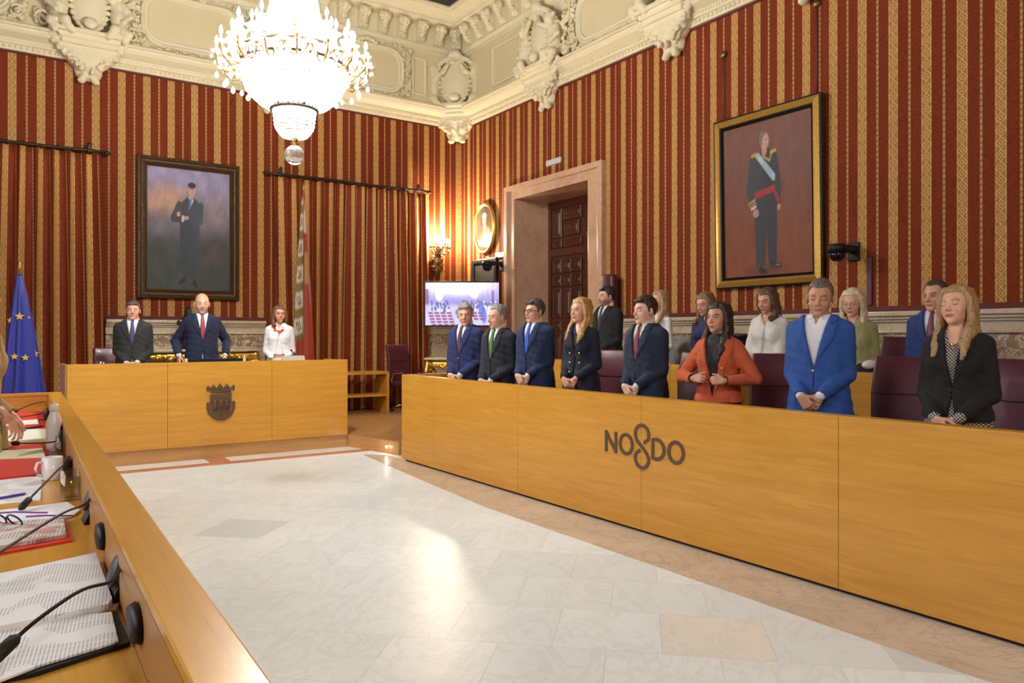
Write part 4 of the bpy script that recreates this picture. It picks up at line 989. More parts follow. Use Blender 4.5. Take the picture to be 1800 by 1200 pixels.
# ================================================================ gilt consoles, clock
def console(name, w, dpt, h, label, p, rz, front=True):
    r = empty(name, p, rz); tag(r, label, 'console table')
    b = B(); box(b, (-w/2-.03, -dpt/2-.03, h-.035), (w/2+.03, dpt/2+.02, h), 0, .008); obj('marble_top', b, M['cream'], r)
    d = .011; g = SDF(ar(-w/2-.08, w/2+.08, d), ar(-dpt/2-.1, dpt/2+.08, d), ar(0, h-.03, d)); rg = random.Random(int(w*10))
    for sx in (-1, 1):
        for sy in (-1, 1):
            y = sy*dpt*.38
            g.chain([(sx*(w/2-.02), y, h-.09), (sx*(w/2+.0), y-.02, h-.22), (sx*(w/2-.10), y, h*.5), (sx*(w/2-.13), y, h*.25), (sx*(w/2-.04), y-.02, .03)], [.06, .055, .035, .028, .035], .03)
            for k in range(12): t = k/11; g.ell((sx*(w/2-.02-.09*math.sin(t*2.5))+rg.uniform(-.03, .03), y+rg.uniform(-.05, .02), h-.10-t*.35), tuple(rg.uniform(.02, .04) for _ in range(3)), .008)
    g.cap((-w/2+.02, -dpt*.38, h-.09), (w/2-.02, -dpt*.38, h-.09), .035, .035, .02); g.cap((-w/2+.02, dpt*.3, h-.08), (w/2-.02, dpt*.3, h-.08), .03, .03, .02)
    n = int(w/.035)
    for k in range(n):
        x = -w/2+.04+k*(w-.08)/max(1, n-1); dz = .13-.07*abs(math.sin(k*PI/ (n/2)))
        g.ell((x, -dpt*.40+rg.uniform(-.02, .0), h-.08-dz*rg.uniform(.2, 1)), (rg.uniform(.02, .034), .03, rg.uniform(.02, .04)), .008); g.ell((x, -dpt*.40, h-.09-dz*rg.uniform(0, .5)), (.02, .03, .03), .008)
    obj('gilt_frame', g.mesh('gilt_frame'), M['gold'], r)
console('console_table', .62, .34, .88, 'gilt rococo console table with marble top under the television', (6.2, 10.95, PZ), -YAW)
console('console_table', 1.75, .40, 1.05, 'gilt carved console table against wall behind the dais people', (2.38, 11.62, PZ), 0)
b = B(); g = SDF(ar(-.2, .2, .01), ar(-.12, .12, .01), ar(0, .62, .01)); rg = random.Random(2)
g.cap((-.12, 0, .04), (.12, 0, .04), .05, .05, .02); g.chain([(0, 0, .06), (0, 0, .2), (.02, 0, .4), (.01, 0, .52)], [.10, .08, .09, .05], .03); g.ell((.01, 0, .55), (.045, .045, .055), .01)
for k in range(14): g.ell((rg.uniform(-.14, .14), rg.uniform(-.06, .04), rg.uniform(.08, .48)), (.03, .03, .04), .015)
b.free(); o = obj('bronze_sculpture', g.mesh('bronze_sculpture'), M['blackm']); o.location = (onY(330, 560, 11.62).x, 11.62, 1.21); tag(o, 'dark bronze figure standing on gilt console behind the bald man', 'sculpture')
# ================================================================ flags
def flag(name, p, H, r0, r1, zt, zb, colfn, matl, label, yscale=.5, fold=9, skew=0):
    r = empty(name, p); tag(r, label, 'flag')
    b = B(); tube(b, [(0, 0, 0), (0, 0, H-.05)], .014, 8); lathe(b, [(.001, .0), (.16, 0), (.16, .02), (.04, .05), (.02, .10), (.001, .1)], n=20); obj('pole', b, mat('flag pole brass', (.45, .30, .10), .35, .8), r)
    b = B(); lathe(b, [(.014, 0), (.02, .01), (.012, .03), (.018, .05), (.001, .14)], (0, 0, H-.06), 10); obj('finial', b, mat('flag pole brass', (.45, .30, .10), .35, .8), r)
    n, nz = 96, 60; verts = []; cols = []; faces = []
    for j in range(nz+1):
        t = j/nz; z = zt+(zb-zt)*t
        for i in range(n):
            a = 2*PI*i/n; rr = r0+(r1-r0)*t**.8; fo = 1+.16*min(1, t*3)*math.sin(fold*a+2*t+.6*math.sin(3*a))
            x = rr*fo*math.cos(a)+skew*t; y = rr*fo*math.sin(a)*yscale
            verts.append((x, y, z - .04*t*math.sin(a*2+1))); cols.append(colfn(a, t, x, z))
    for j in range(nz):
        for i in range(n): k = (i+1) % n; faces.append((j*n+i, (j+1)*n+i, (j+1)*n+k, j*n+k))
    me = bpy.data.meshes.new('cloth'); me.from_pydata(verts, [], faces); at = me.color_attributes.new('Col', 'FLOAT_COLOR', 'POINT')
    at.data.foreach_set('color', np.array([list(c)+[1] for c in cols], np.float32).ravel()); o = obj('cloth', me, matl, r, True)
    md = o.modifiers.new('s', 'SOLIDIFY'); md.thickness = .004
    return r, verts
silk = mat('deep blue flag silk', (.012, .025, .30), .42, sheen=.3)
fp = Vector((.275, 10.85, PZ))
fr_, fv = flag('european_flag', tuple(fp), 2.10, .025, .235, 1.98, .30, lambda a, t, x, z: (.01, .02, .28), silk, 'blue flag with gold stars draped on its pole at far left', .6, 7, .035)
bm = B()
for px, py, s in ((34, 556, .052), (18, 563, .038), (51, 558, .02), (25, 626, .045), (44, 628, .045), (61, 621, .048)):
    q = onY(px, py, fp.y); zz = q.z; t = (PZ+1.98-zz)/1.68; rr = .025+.21*t**.8; xx = q.x-fp.x-.035*t
    yb = -rr*.6*math.sqrt(max(.02, 1-min(.98, (xx/rr)**2)))*1.12
    pts_ = []
    for k in range(10): a = PI/2+k*PI/5; rad = s if k % 2 == 0 else s*.42; pts_.append(Vector((xx+.035*t+rad*math.cos(a), yb-.012, zz-PZ+rad*math.sin(a))))
    bb_ = B(); poly(bb_, pts_, (0, -.002, 0)); obj('gold_star', bb_, mat('gold star cloth', (.75, .45, .06), .5), fr_)
bm.free()
def ban(a, t, x, z):
    red = (.30, .035, .015)
    u = (a+PI/2) % (2*PI); u = u-2*PI if u > PI else u      # 0 faces the room
    c = red
    if t > .04 and -1.7 < u < -.05 and t < .78:
        k = (t*7.5) % 1; c = (.55, .50, .38) if (k < .55) else (.20, .12, .03)
        if k < .55 and abs(k-.28) < .17 and -1.2 < u < -.45 and math.sin(u*14+t*90) > -.25: c = (.10, .07, .03)
        if u > -.22 or u < -1.55: c = (.14, .10, .03)
    elif -.05 <= u < .9 and .05 < t < .22: c = (.55, .50, .38) if t > .10 and u < .5 else (.45, .16, .04)
    elif 0 < u < .6 and .33 < t < .5: c = (.38, .20, .05)
    elif .6 < u < 1.3 and .46 < t < .60: c = (.16, .22, .26)
    return c
flag('heraldic_banner', (3.98, 11.50, PZ), 3.55, .015, .17, 3.50, .5, ban, colattr('embroidered banner cloth', .65), 'tall dark red heraldic banner with cream and gold panels before the curtain', .5, 6)
# ================================================================ chandelier
CX, CY, CZ = 2.47, 7.40, 3.19
CH = empty('chandelier', (CX, CY, CZ)); tag(CH, 'huge lit crystal chandelier with candle arms', 'chandelier')
m, nt, b_ = newmat('cut crystal'); n_ = N(nt)
b_.inputs['Base Color'].default_value = (.95, .95, .96, 1); b_.inputs['Roughness'].default_value = .12; b_.inputs['IOR'].default_value = 1.5
tr = n_.n('ShaderNodeBsdfTranslucent'); tr.inputs[0].default_value = (.95, .95, .96, 1); tp = n_.n('ShaderNodeBsdfTransparent')
ms = n_.n('ShaderNodeMixShader'); ms.inputs[0].default_value = .45; n_.l(b_.outputs[0], ms.inputs[1]); n_.l(tr.outputs[0], ms.inputs[2])
ms2 = n_.n('ShaderNodeMixShader'); ms2.inputs[0].default_value = .22; n_.l(ms.outputs[0], ms2.inputs[1]); n_.l(tp.outputs[0], ms2.inputs[2])
n_.l(ms2.outputs[0], nt.nodes['Material Output'].inputs['Surface']); M['crystal'] = m
M['brass'] = mat('gilt brass', (.55, .36, .13), .25, .9, noise=.2, nscale=40)
def bead(bm, c, r, sz=1.3):
    v = [bm.verts.new((c[0], c[1], c[2]+s*r*sz)) for s in (-1, 1)]; q = [bm.verts.new((c[0]+r*math.cos(a), c[1]+r*math.sin(a), c[2])) for a in (0, PI/2, PI, 1.5*PI)]
    for i in range(4): bm.faces.new((q[i], q[(i+1) % 4], v[1])); bm.faces.new((q[(i+1) % 4], q[i], v[0]))
def strands(prof, n, nb, r):
    bm = B()
    for i in range(n):
        a = 2*PI*i/n
        for k in range(nb):
            t = k/(nb-1)*(len(prof)-1); j = min(int(t), len(prof)-2); f = t-j
            rr = prof[j][0]*(1-f)+prof[j+1][0]*f; z = prof[j][1]*(1-f)+prof[j+1][1]*f
            bead(bm, (rr*math.cos(a), rr*math.sin(a), z), r)
    return bm
def st_(nm, bm): o = obj(nm, bm, M['crystal'], CH); o['kind'] = 'stuff'; return o
st_('crystal_basket', strands([(.21, .48), (.33, .50), (.44, .60), (.50, .74), (.505, .84)], 84, 22, .0125))
st_('lower_crystal_basket', strands([(.06, .17), (.13, .19), (.185, .27), (.20, .40), (.205, .44)], 44, 14, .0105))
st_('crystal_tent', strands([(.46, 1.02), (.33, 1.18), (.24, 1.40), (.19, 1.70), (.18, 2.0)], 56, 46, .012))
st_('inner_crystal_ring', strands([(.40, .92), (.36, 1.10), (.33, 1.28)], 48, 12, .013))
def bandring(R_, z0, z1, n, nm):
    bm = B()
    for z in (z0, z1):
        lathe(bm, [(R_-.006, z-.012), (R_+.016, z-.012), (R_+.022, z), (R_+.016, z+.012), (R_-.006, z+.012), (R_-.006, z-.012)], n=64, close=False)
    for i in range(n):
        a = 2*PI*i/n; tube(bm, [(R_*math.cos(a), R_*math.sin(a), z0), (R_*math.cos(a), R_*math.sin(a), z1)], .006 if i % 5 else .014, 4)
    zm = (z0+z1)/2
    if n > 40: lathe(bm, [(R_, zm-.003), (R_+.004, zm), (R_, zm+.003), (R_, zm-.003)], n=64, close=False)
    obj(nm, bm, mat('aged gallery bronze', (.035, .022, .010), .7, 0), CH)
bandring(.515, .86, .98, 60, 'gallery_ring'); bandring(.215, .44, .50, 26, 'lower_gallery_ring')
b = B(); lathe(b, [(.505, .87), (.505, .97)], n=64, close=False); obj('gallery_glass', b, mat('frosted glass band', (.9, .9, .88), .4, trans=.5), CH)
b = B(); ball(b, (0, 0, 0), .098, 3); obj('glass_ball', b, mat('clear crystal ball', (.93, .93, .95), .05, trans=.85), CH)
b = B(); lathe(b, [(.001, .09), (.018, .10), (.03, .125), (.045, .14), (.025, .165), (.055, .18), (.001, .19)], n=16); obj('ball_holder', b, M['brass'], CH)
b = B(); tube(b, [(0, 0, .18), (0, 0, 3.9)], .015, 8); lathe(b, [(.03, 1.98), (.12, 2.0), (.10, 2.06), (.03, 2.1)], n=20); obj('stem', b, M['brass'], CH)
def drop(bm, c, r): lathe(bm, [(.001, -r*2.0), (r*.65, -r*1.55), (r, -r*.8), (r*.85, -.1*r), (r*.4, r*.7), (.001, r*1.1)], c, 8)
arm0 = None
for tier, (na, Ra, za, off) in enumerate(((16, .72, .93, 0), (12, .58, 1.12, .2))):
    for i in range(na):
        a = 2*PI*(i+off)/na + .1
        if tier == 0 and i == 0 or tier == 1 and i == 0:
            bm = B(); r0 = .50 if tier == 0 else .40
            tube(bm, [(r0, 0, za-.08), (r0+.05, 0, za-.16), (Ra-.08, 0, za-.17), (Ra-.01, 0, za-.10), (Ra, 0, za-.02)], .010, 8)
            tube(bm, [(r0+.05, 0, za-.15), (r0+.08, .05, za-.12), (r0+.10, .10, za-.05)], .007, 6); tube(bm, [(r0+.05, 0, za-.15), (r0+.08, -.05, za-.12), (r0+.10, -.10, za-.05)], .007, 6)
            for (x, y, z) in ((Ra, 0, za), (r0+.10, .10, za-.03), (r0+.10, -.10, za-.03)):
                lathe(bm, [(.006, -.03), (.02, -.015), (.012, -.005), (.022, .0), (.001, .004)], (x, y, z), 10)
            A = obj('candle_arm', bm, M['brass'], CH); am = A
            bm3 = B()
            for (x, y, z) in ((Ra, 0, za), (r0+.10, .10, za-.03), (r0+.10, -.10, za-.03)):
                bm2 = B(); lathe(bm2, [(.014, 0), (.04, .008), (.058, .022), (.056, .024), (.03, .012)], (x, y, z), 12, close=False)
                lathe(bm2, [(.011, 0), (.011, .09)], (x, y, z), 8); obj('candle_cup', bm2, M['crystal'], A)
                bm = B(); lathe(bm, [(.009, .09), (.016, .105), (.017, .125), (.010, .15), (.001, .17)], (x, y, z), 8); obj('bulb', bm, M['bulb'], A)
                for k in range(4 if tier == 0 else 2):
                    q = k*PI/2+.4; drop(bm3, (x+.05*math.cos(q), y+.05*math.sin(q), z-.035-(.03 if k % 2 else 0)), .014)
            drop(bm3, (Ra, 0, za-.20), .022); drop(bm3, (Ra-.09, 0, za-.26), .024)
            p3 = obj('crystal_drops', bm3, M['crystal'], A); p3['kind'] = 'stuff'
            src = A
        else:
            A = copy_tree(src, CH)
        A.rotation_euler = (0, 0, a)
def light(name, p, power, col=(1, .95, .86), rad=.1, kind='POINT', rot_=None, size=1, sy=None):
    l = bpy.data.lights.new(name, kind); l.energy = power; l.color = col
    if kind == 'POINT': l.shadow_soft_size = rad
    else:
        l.shape = 'RECTANGLE'; l.size = size; l.size_y = sy or size
    o = bpy.data.objects.new(name, l); C.objects.link(o); o.location = p
    if rot_: o.rotation_euler = rot_
    return o
WARM = (1, .97, .91)
light('chandelier_upper_light', (CX, CY, CZ+1.15), 330, WARM, .16)
light('chandelier_basket_light', (CX, CY, CZ+.70), 75, WARM, .14)
light('chandelier_low_light', (CX, CY, CZ+.34), 14, WARM, .06)
# unseen fill lamps added behind the camera and along the left wall
light('rear_fill_light', (1.2, -2.6, 4.6), 250, WARM, .45)  # added lamp that brightens faces from the camera side
light('side_fill_light', (XL+.15, 4.5, 3.2), 110, (.93, .96, 1), 0, 'AREA', (0, R(-90), 0), 3.2, 6)  # added cool fill panel, no window is built there
# ================================================================ wall sconce
SP = Vector((6.56, YW-.02, 2.97)); sc = empty('wall_sconce', tuple(SP)); tag(sc, 'gilt bronze wall sconce with lit candle bulbs beside the curtain', 'sconce')
g = SDF(ar(-.2, .2, .009), ar(-.26, .03, .009), ar(-.55, .12, .009)); rg = random.Random(4)
g.chain([(0, -.03, -.50), (0, -.05, -.40), (0, -.06, -.25), (0, -.10, -.12), (0, -.15, -.02)], [.03, .06, .075, .05, .05], .03)
for k in range(34): g.ell((rg.uniform(-.11, .11), rg.uniform(-.10, -.02), rg.uniform(-.40, -.16)), tuple(rg.uniform(.018, .034) for _ in range(3)), .01)
g.cap((-.08, -.06, -.17), (.08, -.06, -.17), .04, .04, .02)
obj('wall_bracket', g.mesh('wall_bracket'), M['bronze'], sc)
k = 0
for rr, zz, na in ((.17, .0, 7), (.08, .07, 4)):
    for i in range(na):
        a = PI+PI*(i+.5)/na if na == 7 else PI+PI*(i+.5)/na
        x, y = rr*math.cos(a)*1.15, -.15+rr*math.sin(a)*.8
        b = B(); tube(b, [(0, -.13, -.08), (x*.5, -.13+(y+.13)*.5, -.13+zz), (x*.9, y, -.08+zz), (x, y, -.02+zz)], .009, 6); lathe(b, [(.008, -.02), (.028, -.004), (.03, .0), (.001, .004)], (x, y, zz), 10)
        A = obj('candle_arm', b, M['bronze'], sc)
        b = B(); lathe(b, [(.010, 0), (.010, .08), (.001, .08)], (x, y, zz), 8); obj('candle', b, M['white'], A)
        b = B(); lathe(b, [(.008, .08), (.015, .10), (.015, .12), (.001, .16)], (x, y, zz), 8); obj('bulb', b, M['bulb'], A)
light('sconce_light', (SP.x, YW-.28, SP.z+.22), 75, (1, .84, .62), .07)
light('sconce_light_b', (SP.x-.1, YW-.22, SP.z+.12), 8, (1, .84, .62), .05)
# ================================================================ things on the left desk
ZS = .8205
def sheet(name, pix, z, th, m, label, cat, group=None, extra=None):
    pts_ = [onZ(px, py, z) for px, py in pix]
    for p in pts_: p.x = max(p.x, .289+.0257*(p.y-.949)-.355)
    c = sum(pts_, Vector())/len(pts_); c.z = z
    r = obj(name, poly(B(), [p-c for p in pts_], (0, 0, th)), m); r.location = c; tag(r, label, cat, group); return r
paper_txt = None
def printed(name, base=(.78, .78, .76), ink=(.30, .30, .32), sc=150, rz=0, amt=.7, colour=None):
    m, nt, b = newmat(name); n = N(nt); tc = n.n('ShaderNodeTexCoord'); v = n.map(tc.outputs['Object'], (1, 1, 1), (0, 0, rz)); sx = n.n('ShaderNodeSeparateXYZ'); n.l(v, sx.inputs[0])
    ln = n.m('GREATER_THAN', n.m('FRACT', n.m('MULTIPLY', sx.outputs[0], sc)), .55); wd = n.m('GREATER_THAN', n.noise(n.map(v, (2, 260, 1)), 1, 1), .44)
    blk = n.m('GREATER_THAN', n.noise(v, 9, 1), .47)
    c = n.mix(n.m('MULTIPLY', n.m('MULTIPLY', ln, wd), n.m('MULTIPLY', blk, amt)), base, ink)
    if colour: c = n.mix(n.m('MULTIPLY', n.m('GREATER_THAN', n.noise(v, 22, 1), .55), .7), c, colour)
    n.l(c, b.inputs['Base Color']); b.inputs['Roughness'].default_value = .6; return m
PR = printed('printed page', rz=R(8)); PR2 = printed('printed magazine page', (.62, .58, .52), (.20, .18, .2), 110, R(8), .8, (.45, .16, .12))
redc = mat('red card folder', (.62, .028, .018), .45); yel = mat('pale yellow paper', (.75, .70, .48), .6); blk = M['black']
sheet('black_folder', [(-60, 1215), (-40, 1130), (205, 1080), (229, 1135), (60, 1190)], ZS, .008, blk, 'black folder lying open under printed papers in left foreground', 'folder')
sheet('paper_sheet', [(-40, 1215), (-40, 1105), (196, 1078), (208, 1130), (70, 1172)], ZS+.009, .004, PR, 'printed sheet on the black folder, nearest of the papers', 'paper')
sheet('paper_stack', [(-60, 1125), (-60, 1030), (168, 980), (197, 1062), (190, 1073)], ZS+.010, .014, PR, 'thick stack of printed white papers in left foreground', 'paper')
sheet('white_envelope', [(168, 1080), (190, 1040), (212, 1062), (203, 1075)], ZS, .006, M['white'], 'small white slip tucked at the corner of the paper stack', 'paper')
sheet('red_folder', [(-60, 985), (-50, 930), (113, 912), (127, 952)], ZS, .006, redc, 'red folder under the magazine in left foreground', 'folder')
sheet('magazine', [(-60, 975), (-60, 930), (112, 914), (116, 945)], ZS+.0065, .010, PR2, 'magazine with coloured columns lying on a red folder', 'magazine')
sheet('white_papers', [(-60, 935), (-60, 905), (60, 892), (118, 884), (141, 898), (128, 908), (60, 920)], ZS+.002, .005, M['white'], 'loose white papers under the purple eyeglasses', 'paper')
sheet('paper_sheet', [(-60, 893), (-60, 845), (74, 838), (71, 880)], ZS, .003, PR, 'printed page with a purple pen lying on it', 'paper')
sheet('red_folder', [(-60, 850), (-60, 812), (73, 799), (78, 836)], ZS, .012, redc, 'closed red folder beside the white mug', 'folder')
sheet('paper_sheet', [(-60, 812), (-60, 796), (75, 788), (80, 804)], ZS+.012, .002, yel, 'pale yellow sheet with blue badge print beside steel bottle', 'paper')
sheet('red_folder', [(-60, 800), (-60, 792), (81, 783), (86, 803)], ZS, .011, redc, 'red folder under the pale yellow sheet', 'folder')
sheet('paper_stack', [(-60, 785), (-60, 764), (82, 757), (82, 774)], ZS, .014, mat('cream paper stack', (.74, .72, .60), .6), 'stack of cream papers beside the white bottle', 'paper')
sheet('red_folder', [(-60, 764), (-50, 750), (80, 742), (82, 755)], ZS, .010, redc, 'red folder with black ruler on it behind the white bottle', 'folder')
sheet('paper_sheet', [(-40, 752), (-30, 744), (66, 737), (68, 745)], ZS+.011, .002, PR, 'white sheet with handwriting on a red folder', 'paper')
sheet('red_folder', [(-40, 748), (-20, 722), (76, 716), (78, 738)], ZS, .009, redc, 'farthest red folder on the left desk', 'folder')
p0, p1 = onZ(24, 758, ZS+.012), onZ(72, 749, ZS+.012); b = B(); d = (p1-p0); d.z = 0
M4 = Matrix.Rotation(math.atan2(d.y, d.x), 4, 'Z'); box(b, (-d.length/2, -.018, 0), (d.length/2, .018, .006), 0, .002, M4); o = obj('remote_control', b, blk); o.location = (p0+p1)/2; tag(o, 'black remote lying on red folder behind the white bottle', 'remote control')
# pen
p0, p1 = onZ(-5, 876, ZS+.008), onZ(46, 867, ZS+.008); b = B(); c = (p0+p1)/2; tube(b, [p0-c, (p1-c)*.85, p1-c], [.0045, .0045, .0015], 8); o = obj('pen', b, mat('purple plastic', (.10, .03, .35), .3)); o.location = c; tag(o, 'purple pen on the printed page', 'pen')
# eyeglasses
EG = empty('eyeglasses', tuple(onZ(22, 915, ZS+.012)), R(-6)); tag(EG, 'eyeglasses with dark rims and purple temples on white papers', 'eyeglasses')
fm_ = mat('dark navy rims', (.015, .015, .05), .3); pm = mat('purple temples', (.25, .08, .50), .3)
tilt = Matrix.Rotation(R(35), 4, 'X')
for s in (-1, 1):
    b = B(); pts_ = [tilt @ Vector((s*.033+.026*math.cos(2*PI*i/20), 0, .024+.022*math.sin(2*PI*i/20))) for i in range(21)]; tube(b, pts_, .0028, 6); obj('rim', b, fm_, EG)
    b = B(); tube(b, [(s*.062, 0, .03), (s*.066, .06, .02), (s*.06+.01, .12, .006), (s*.055+.02, .145, .002)], .0028, 6); obj('temple', b, pm, EG)
b = B(); tube(b, [tilt @ Vector((-.008, 0, .028)), tilt @ Vector((0, 0, .032)), tilt @ Vector((.008, 0, .028))], .003, 6); obj('bridge', b, fm_, EG)
EG.rotation_euler = (0, 0, R(-55)); EG.location = tuple(onZ(20, 922, ZS+.012))
# bottle, mugs and glasses
p = onZ(95, 792, ZS); BT = empty('water_bottle', tuple(p)); tag(BT, 'white steel water bottle with red label on left desk', 'bottle')
b = B(); lathe(b, [(.001, 0), (.034, 0), (.036, .006), (.036, .135), (.033, .155), (.022, .185), (.019, .195), (.019, .20), (.001, .20)], n=28); obj('body', b, mat('white enamel steel', (.86, .88, .88), .3), BT)
b = B(); lathe(b, [(.021, .20), (.021, .228), (.017, .236), (.001, .237)], n=24); obj('cap', b, mat('white enamel steel', (.7, .72, .72), .3), BT)
b = B(); vs = []
for i in range(7): a = R(-45+10*i); vs.append([b.verts.new((.0368*math.cos(a), .0368*math.sin(a), z)) for z in (.07, .125)])
for i in range(6): b.faces.new((vs[i][0], vs[i+1][0], vs[i+1][1], vs[i][1]))
obj('label', b, mat('red label', (.5, .02, .04), .4), BT)
def mug(px, py, sc_, label, rz=R(200)):
    r = empty('mug', tuple(onZ(px, py, ZS)), rz); tag(r, label, 'mug'); r.scale = (sc_,)*3
    b = B(); lathe(b, [(.001, .0), (.036, 0), (.038, .004), (.040, .095), (.037, .095), (.035, .006), (.001, .006)], n=28, close=False); obj('body', b, mat('white glazed mug', (.78, .77, .72), .25), r)
    b = B(); tube(b, [(.038, 0, .078), (.058, 0, .076), (.066, 0, .052), (.058, 0, .026), (.038, 0, .020)], .006, 8); obj('handle', b, mat('white glazed mug', (.78, .77, .72), .25), r)
    for k, cc in enumerate(((.03, .03, .035), (.6, .03, .03), (.02, .22, .12))):
        b = B(); vs = []
        for i in range(9): a = R(60+10*i+180); vs.append([b.verts.new((.0405*math.cos(a), .0405*math.sin(a), z)) for z in (.016+.022*k, .036+.022*k)])
        for i in range(8): b.faces.new((vs[i][0], vs[i+1][0], vs[i+1][1], vs[i][1]))
        obj('coloured_band', b, mat('mug print %d' % k, cc, .35), r)
mug(92, 842, .95, 'white mug with colour print beside the water glasses'); mug(58, 716, .95, 'white mug with colour print at far end of left desk', R(170))
def thin(name, c, f0=.06):
    m, nt, b = newmat(name); n = N(nt); t = n.n('ShaderNodeBsdfTransparent'); t.inputs[0].default_value = (*c, 1); g = n.n('ShaderNodeBsdfGlossy'); g.inputs['Roughness'].default_value = .05
    lw = n.n('ShaderNodeLayerWeight'); lw.inputs['Blend'].default_value = .25; x = n.n('ShaderNodeMixShader'); n.l(n.m('ADD', n.m('MULTIPLY', lw.outputs['Facing'], .28), f0), x.inputs[0])
    n.l(t.outputs[0], x.inputs[1]); n.l(g.outputs[0], x.inputs[2]); n.l(x.outputs[0], nt.nodes['Material Output'].inputs['Surface']); return m
gl = thin('clear drinking glass', (.93, .94, .93)); wt = thin('water', (.80, .78, .68), .03)
def glass(px, py, label):
    r = empty('drinking_glass', tuple(onZ(px, py, ZS))); tag(r, label, 'glass')
    b = B(); lathe(b, [(.001, 0), (.029, 0), (.030, .002), (.033, .108), (.0315, .108), (.0285, .010), (.001, .009)], n=32, close=False); obj('tumbler', b, gl, r)
    b = B(); lathe(b, [(.001, .0105), (.0280, .0105), (.0303, .078), (.001, .078)], n=32, close=False); obj('water', b, wt, r)
glass(123, 878, 'nearer tumbler of water on left desk'); glass(111, 806, 'tumbler of water behind the white mug, farther one')
# microphones
def mic(base, neck, label, s=1.0, rz=0):
    """base pixel on the desk; neck = [(px,py,z)...] ends at the capsule"""
    bp = onZ(base[0], base[1], ZS); r = empty('conference_microphone', tuple(bp)); tag(r, label, 'microphone')
    b = B(); y0 = 0
    poly(b, [(-.035*s, -.05*s, 0), (.05*s, -.05*s, 0), (.055*s, -.04*s, .11*s), (.02*s, -.04*s, .12*s)], (0, .10*s, 0)); obj('base_unit', b, M['black'], r)
    b = B(); lathe(b, [(.001, .012), (.03, .012), (.036, .006), (.036, 0), (.001, 0)], n=24, M=Matrix.Translation((-.012*s, .0, .075*s)) @ Matrix.Rotation(-PI/2+R(20), 4, 'Y')); obj('speaker_grille', b, mat('grey speaker grille', (.03, .03, .034), .5), r)
    P_ = [onZ(a, c, z)-bp for a, c, z in neck]; b = B(); Q = []
    full = [Vector((0, 0, .09*s))]+P_
    for i in range(len(full)-1):
        for k in range(6):
            t = k/6; Q.append(full[i]*(1-t)+full[i+1]*t)
    Q.append(full[-1]); Q2 = Q[:]
    for _ in range(6): Q2 = [Q2[0]]+[(Q2[i-1]+Q2[i]*2+Q2[i+1])/4 for i in range(1, len(Q2)-1)]+[Q2[-1]]
    tube(b, Q2, .0035, 8); obj('gooseneck', b, M['black'], r)
    d = (P_[-1]-P_[-2]).normalized(); b = B(); tube(b, [P_[-1]-d*.03, P_[-1]-d*.02, P_[-1]+d*.02, P_[-1]+d*.032], [.005, .011, .012, .007], 12); obj('capsule', b, M['blackm'], r)
    b = B(); ball(b, (.03*s, -.045*s, .06*s), .006*s, 1); obj('indicator', b, mat('blue indicator', (.02, .02, .3), .3, emit=(.1, .08, 1), es=2), r)
mic((215, 1052), [(200, 1024, .91), (145, 1032, .93), (60, 1092, .92), (8, 1140, .90)], 'black gooseneck microphone in left foreground over the paper stack', .85)
mic((165, 915), [(150, 888, .90), (115, 897, .91), (0, 970, .91), (-20, 985, .90)], 'black gooseneck microphone arching over the magazine', .9)
mic((122, 838), [(105, 822, .90), (90, 838, .90), (60, 868, .87), (45, 884, .85)], 'black gooseneck microphone between the mug and near tumbler', .7)
mic((112, 792), [(100, 777, .88), (60, 779, .87), (28, 779, .86)], 'black gooseneck microphone beside the white bottle', .9)
mic((86, 714), [(78, 706, .90), (58, 709, .90), (28, 722, .88)], 'black gooseneck microphone at the far end of the left desk', 1)
mic((84, 738), [(70, 728, .86), (40, 732, .855), (8, 738, .85)], 'black gooseneck microphone over the far red folders', .7)
# small devices hanging on the inner fascia
for k, (y, lab) in enumerate(((.55, 'black oval voting unit on the desk edge behind the nearest microphone'), (1.25, 'black oval voting unit on the desk edge below the second microphone'))):
    b = B(); lathe(b, [(.001, .012), (.05, .012), (.058, 0), (.001, 0)], n=28, M=Matrix.Diagonal((1, 1.3, 1, 1))); o = obj('voting_unit', b, M['black']); 
    w = LR.matrix_world if False else (Matrix.Translation(LR.location) @ Matrix.Rotation(LR.rotation_euler.z, 4, 'Z'))
    o.location = w @ Vector((-.088, y, .885)); o.rotation_euler = (0, R(-90), 0); o.scale = (.6, .8, 1); tag(o, lab, 'voting unit')
# ---- things on the dais desk
def onD(px, dy): q = onY(px, 600, 9.02+dy); return q.x
r = empty('laptop', (onD(380, .35), 9.40, .93)); tag(r, 'black computer screen with pale edges before the bald man', 'laptop')
b = B(); box(b, (-.32, -.01, .0), (.32, .02, .20), 0, .004); obj('screen', b, M['black'], r)
for s in (-1, 1): b = B(); box(b, (s*.33-.015, -.02, .0), (s*.33+.015, .03, .205), 0, .003); obj('side_edge', b, mat('cream plastic', (.7, .6, .36), .5), r)
b = B(); box(b, (-.14, -.10, 0), (.14, .10, .01)); o = obj('document_folder', b, mat('grey beige folder', (.42, .38, .33), .6)); o.location = (onD(517, .35), 9.36, 1.06); o.rotation_euler = (R(60), 0, 0); tag(o, 'grey beige folder propped on dais desk before the woman', 'folder')
b = B(); box(b, (-.02, -.06, 0), (.02, .06, .13)); o = obj('document_stand', b, M['blackm']); o.location = (onD(517, .35), 9.43, .93); tag(o, 'dark stand behind the grey beige folder', 'stand')
